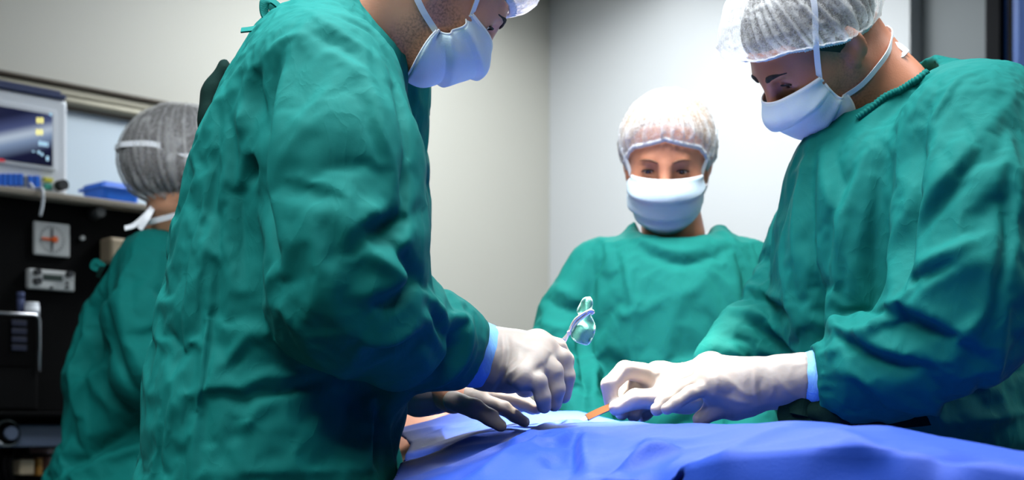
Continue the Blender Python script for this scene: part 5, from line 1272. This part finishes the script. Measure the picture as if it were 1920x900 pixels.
    M_scr = bpy.data.materials.new('lit_screen_glare'); M_scr.use_nodes = True; nt = M_scr.node_tree; b = nt.nodes['Principled BSDF']
    b.inputs['Base Color'].default_value = srgb(10, 12, 30); b.inputs['Roughness'].default_value = .12; b.inputs['Emission Strength'].default_value = 1
    tc = nt.nodes.new('ShaderNodeTexCoord'); mp = nt.nodes.new('ShaderNodeMapping'); mp.inputs['Rotation'].default_value = (0, 1.05, 0); mp.inputs['Scale'].default_value = (1, 1, 1)
    gr = nt.nodes.new('ShaderNodeTexGradient'); cr = nt.nodes.new('ShaderNodeValToRGB')
    nt.links.new(tc.outputs['Generated'], mp.inputs[0]); nt.links.new(mp.outputs[0], gr.inputs[0]); nt.links.new(gr.outputs['Fac'], cr.inputs[0]); nt.links.new(cr.outputs[0], b.inputs['Emission Color'])
    e = cr.color_ramp.elements; e[0].color = srgb(14, 16, 34); e[1].color = srgb(18, 22, 52)
    for pos, cc in ((.30, (20, 22, 50)), (.52, (120, 140, 170)), (.64, (176, 190, 206)), (.78, (70, 80, 120))):  # pale diagonal band: a reflection painted into the screen's emission
        q = e.new(pos); q.color = srgb(*cc)
    scn = fx('screen', (-60, 190), (98, 314), M_scr, .002, y0=fm+.008)
    M_y = mat('yellow_digits', srgb(250, 240, 140), emit=srgb(250, 240, 140), estr=.8); M_c = mat('cyan_digits', srgb(170, 210, 230), emit=srgb(170, 210, 235), estr=.8); M_r = mat('red_trace', srgb(190, 30, 40), emit=srgb(200, 30, 40), estr=.5)
    for (x, y, ww_, hh, m) in ((68, 222, 5, 11, M_y), (75, 222, 5, 11, M_y), (67, 244, 5, 11, M_y), (74, 244, 5, 11, M_y), (72, 266, 5, 9, M_c), (79, 267, 5, 9, M_c), (86, 268, 3, 9, M_c), (70, 284, 4, 6, M_c), (76, 288, 4, 6, M_c), (86, 294, 4, 9, M_c), (60, 284, 4, 3, M_c), (92, 214, 4, 5, M_c)):
        fx('digit', (x, y), (x+ww_, y+hh), m, .001, scn, 0, fm+.010)
    fx('trace', (-8, 298), (8, 305), M_r, .001, scn, 0, fm+.010)
    for x in range(-44, 40, 10): fx('key', (x, 326), (x+8.5, 350), M_bl, .007, bev=.0015)
    for x in (54, 66): fx('key', (x, 330), (x+10, 353), M_bl, .007, bev=.0015)
    fx('key', (42, 331), (50, 350), M_gry, .006); fx('key', (83, 333), (100, 343), mat('yellow_key', srgb(214, 206, 60), rough=.5), .007); fx('key', (84, 345), (98, 357), mat('green_key', srgb(60, 170, 150), rough=.5), .007)
    x, _, z = L(113, 349, FM); cyl('selector_knob', (x, fm+.014, z), (0, 1, 0), .014, .028, M_ink, mo, 24)
    # blue tray lying on the monitor
    xa = L(-90, 165, FM)[0]; xb = L(126, 180, FM)[0]
    tr = tag(empty('folder', (0, 0, 0)), 'flat dark blue folder lying on top of the patient monitor', 'folder'); tr.location = t.location; tr.rotation_euler = t.rotation_euler
    box('cover', (xb, fm-.17, zt_), (xa, fm+.005, zt_+.012), M_cl, tr, .003); box('cover', (xb+.012, fm-.165, zt_+.0125), (xa-.01, fm-.002, zt_+.022), M_cl, tr, .003)
    # white cable hanging from the monitor
    _, _, z = L(84, 348, FM); x = L(83, 372, FB+.03)[0]; x2, _, z2 = L(79, 405, FB+.03)
    cb = tag(empty('cable', R2p(t, x, fl+.024, zs)), 'short white cable hanging over the shelf edge below the monitor', 'cable')
    o_ = np.array([x, fl+.024, zs]); pts = np.array([(x, fm+.012, z-.002), (x, fl-.01, zs+.006), (x, fl+.026, zs+.002), (x, fl+.03, zs-.03), (x2, fl+.028, z2)])-o_
    Vv, Ff = sweep(smooth_line(pts, 30), circ(.0042, 8), (0, 1, 0.2)); c_ = mesh('cord', Vv, Ff, M_wh, cb); cb.rotation_euler = t.rotation_euler
    # blue bin at the back of the shelf
    FN = FB-.12; xa = L(194, 370, FN)[0]; xb = L(268, 376, FN)[0]; zt2 = L(190, 337, FN)[2]
    bn = tag(empty('bin', R2p(t, (xa+xb)/2, fl-.18, zs), YAW+math.pi), 'bright blue plastic bin on the shelf right of the monitor', 'bin')
    wd = abs(xa-xb)/2
    h = zt2-zs; bm = bmesh.new(); add_box(bm, (-wd, -.06, 0), (wd, .06, h), .014)
    for v in bm.verts: v.co.x *= .86+.14*v.co.z/h; v.co.y *= .86+.14*v.co.z/h
    bm_obj('tub', bm, M_bl, bn); box('lip', (-wd-.005, -.065, h*.72), (wd+.005, .065, h*.84), M_bl, bn, .004)
    return t
def R2p(t, x, y, z):
    q = R2(2.75+x, FB-.3+y); return (q[0], q[1], z)

surgeon_a(); surgeon_b(); nurse_c(); anaesthetist_d(); settle(); collar_binding()
table(); patient(); drape(); instruments(); machine()
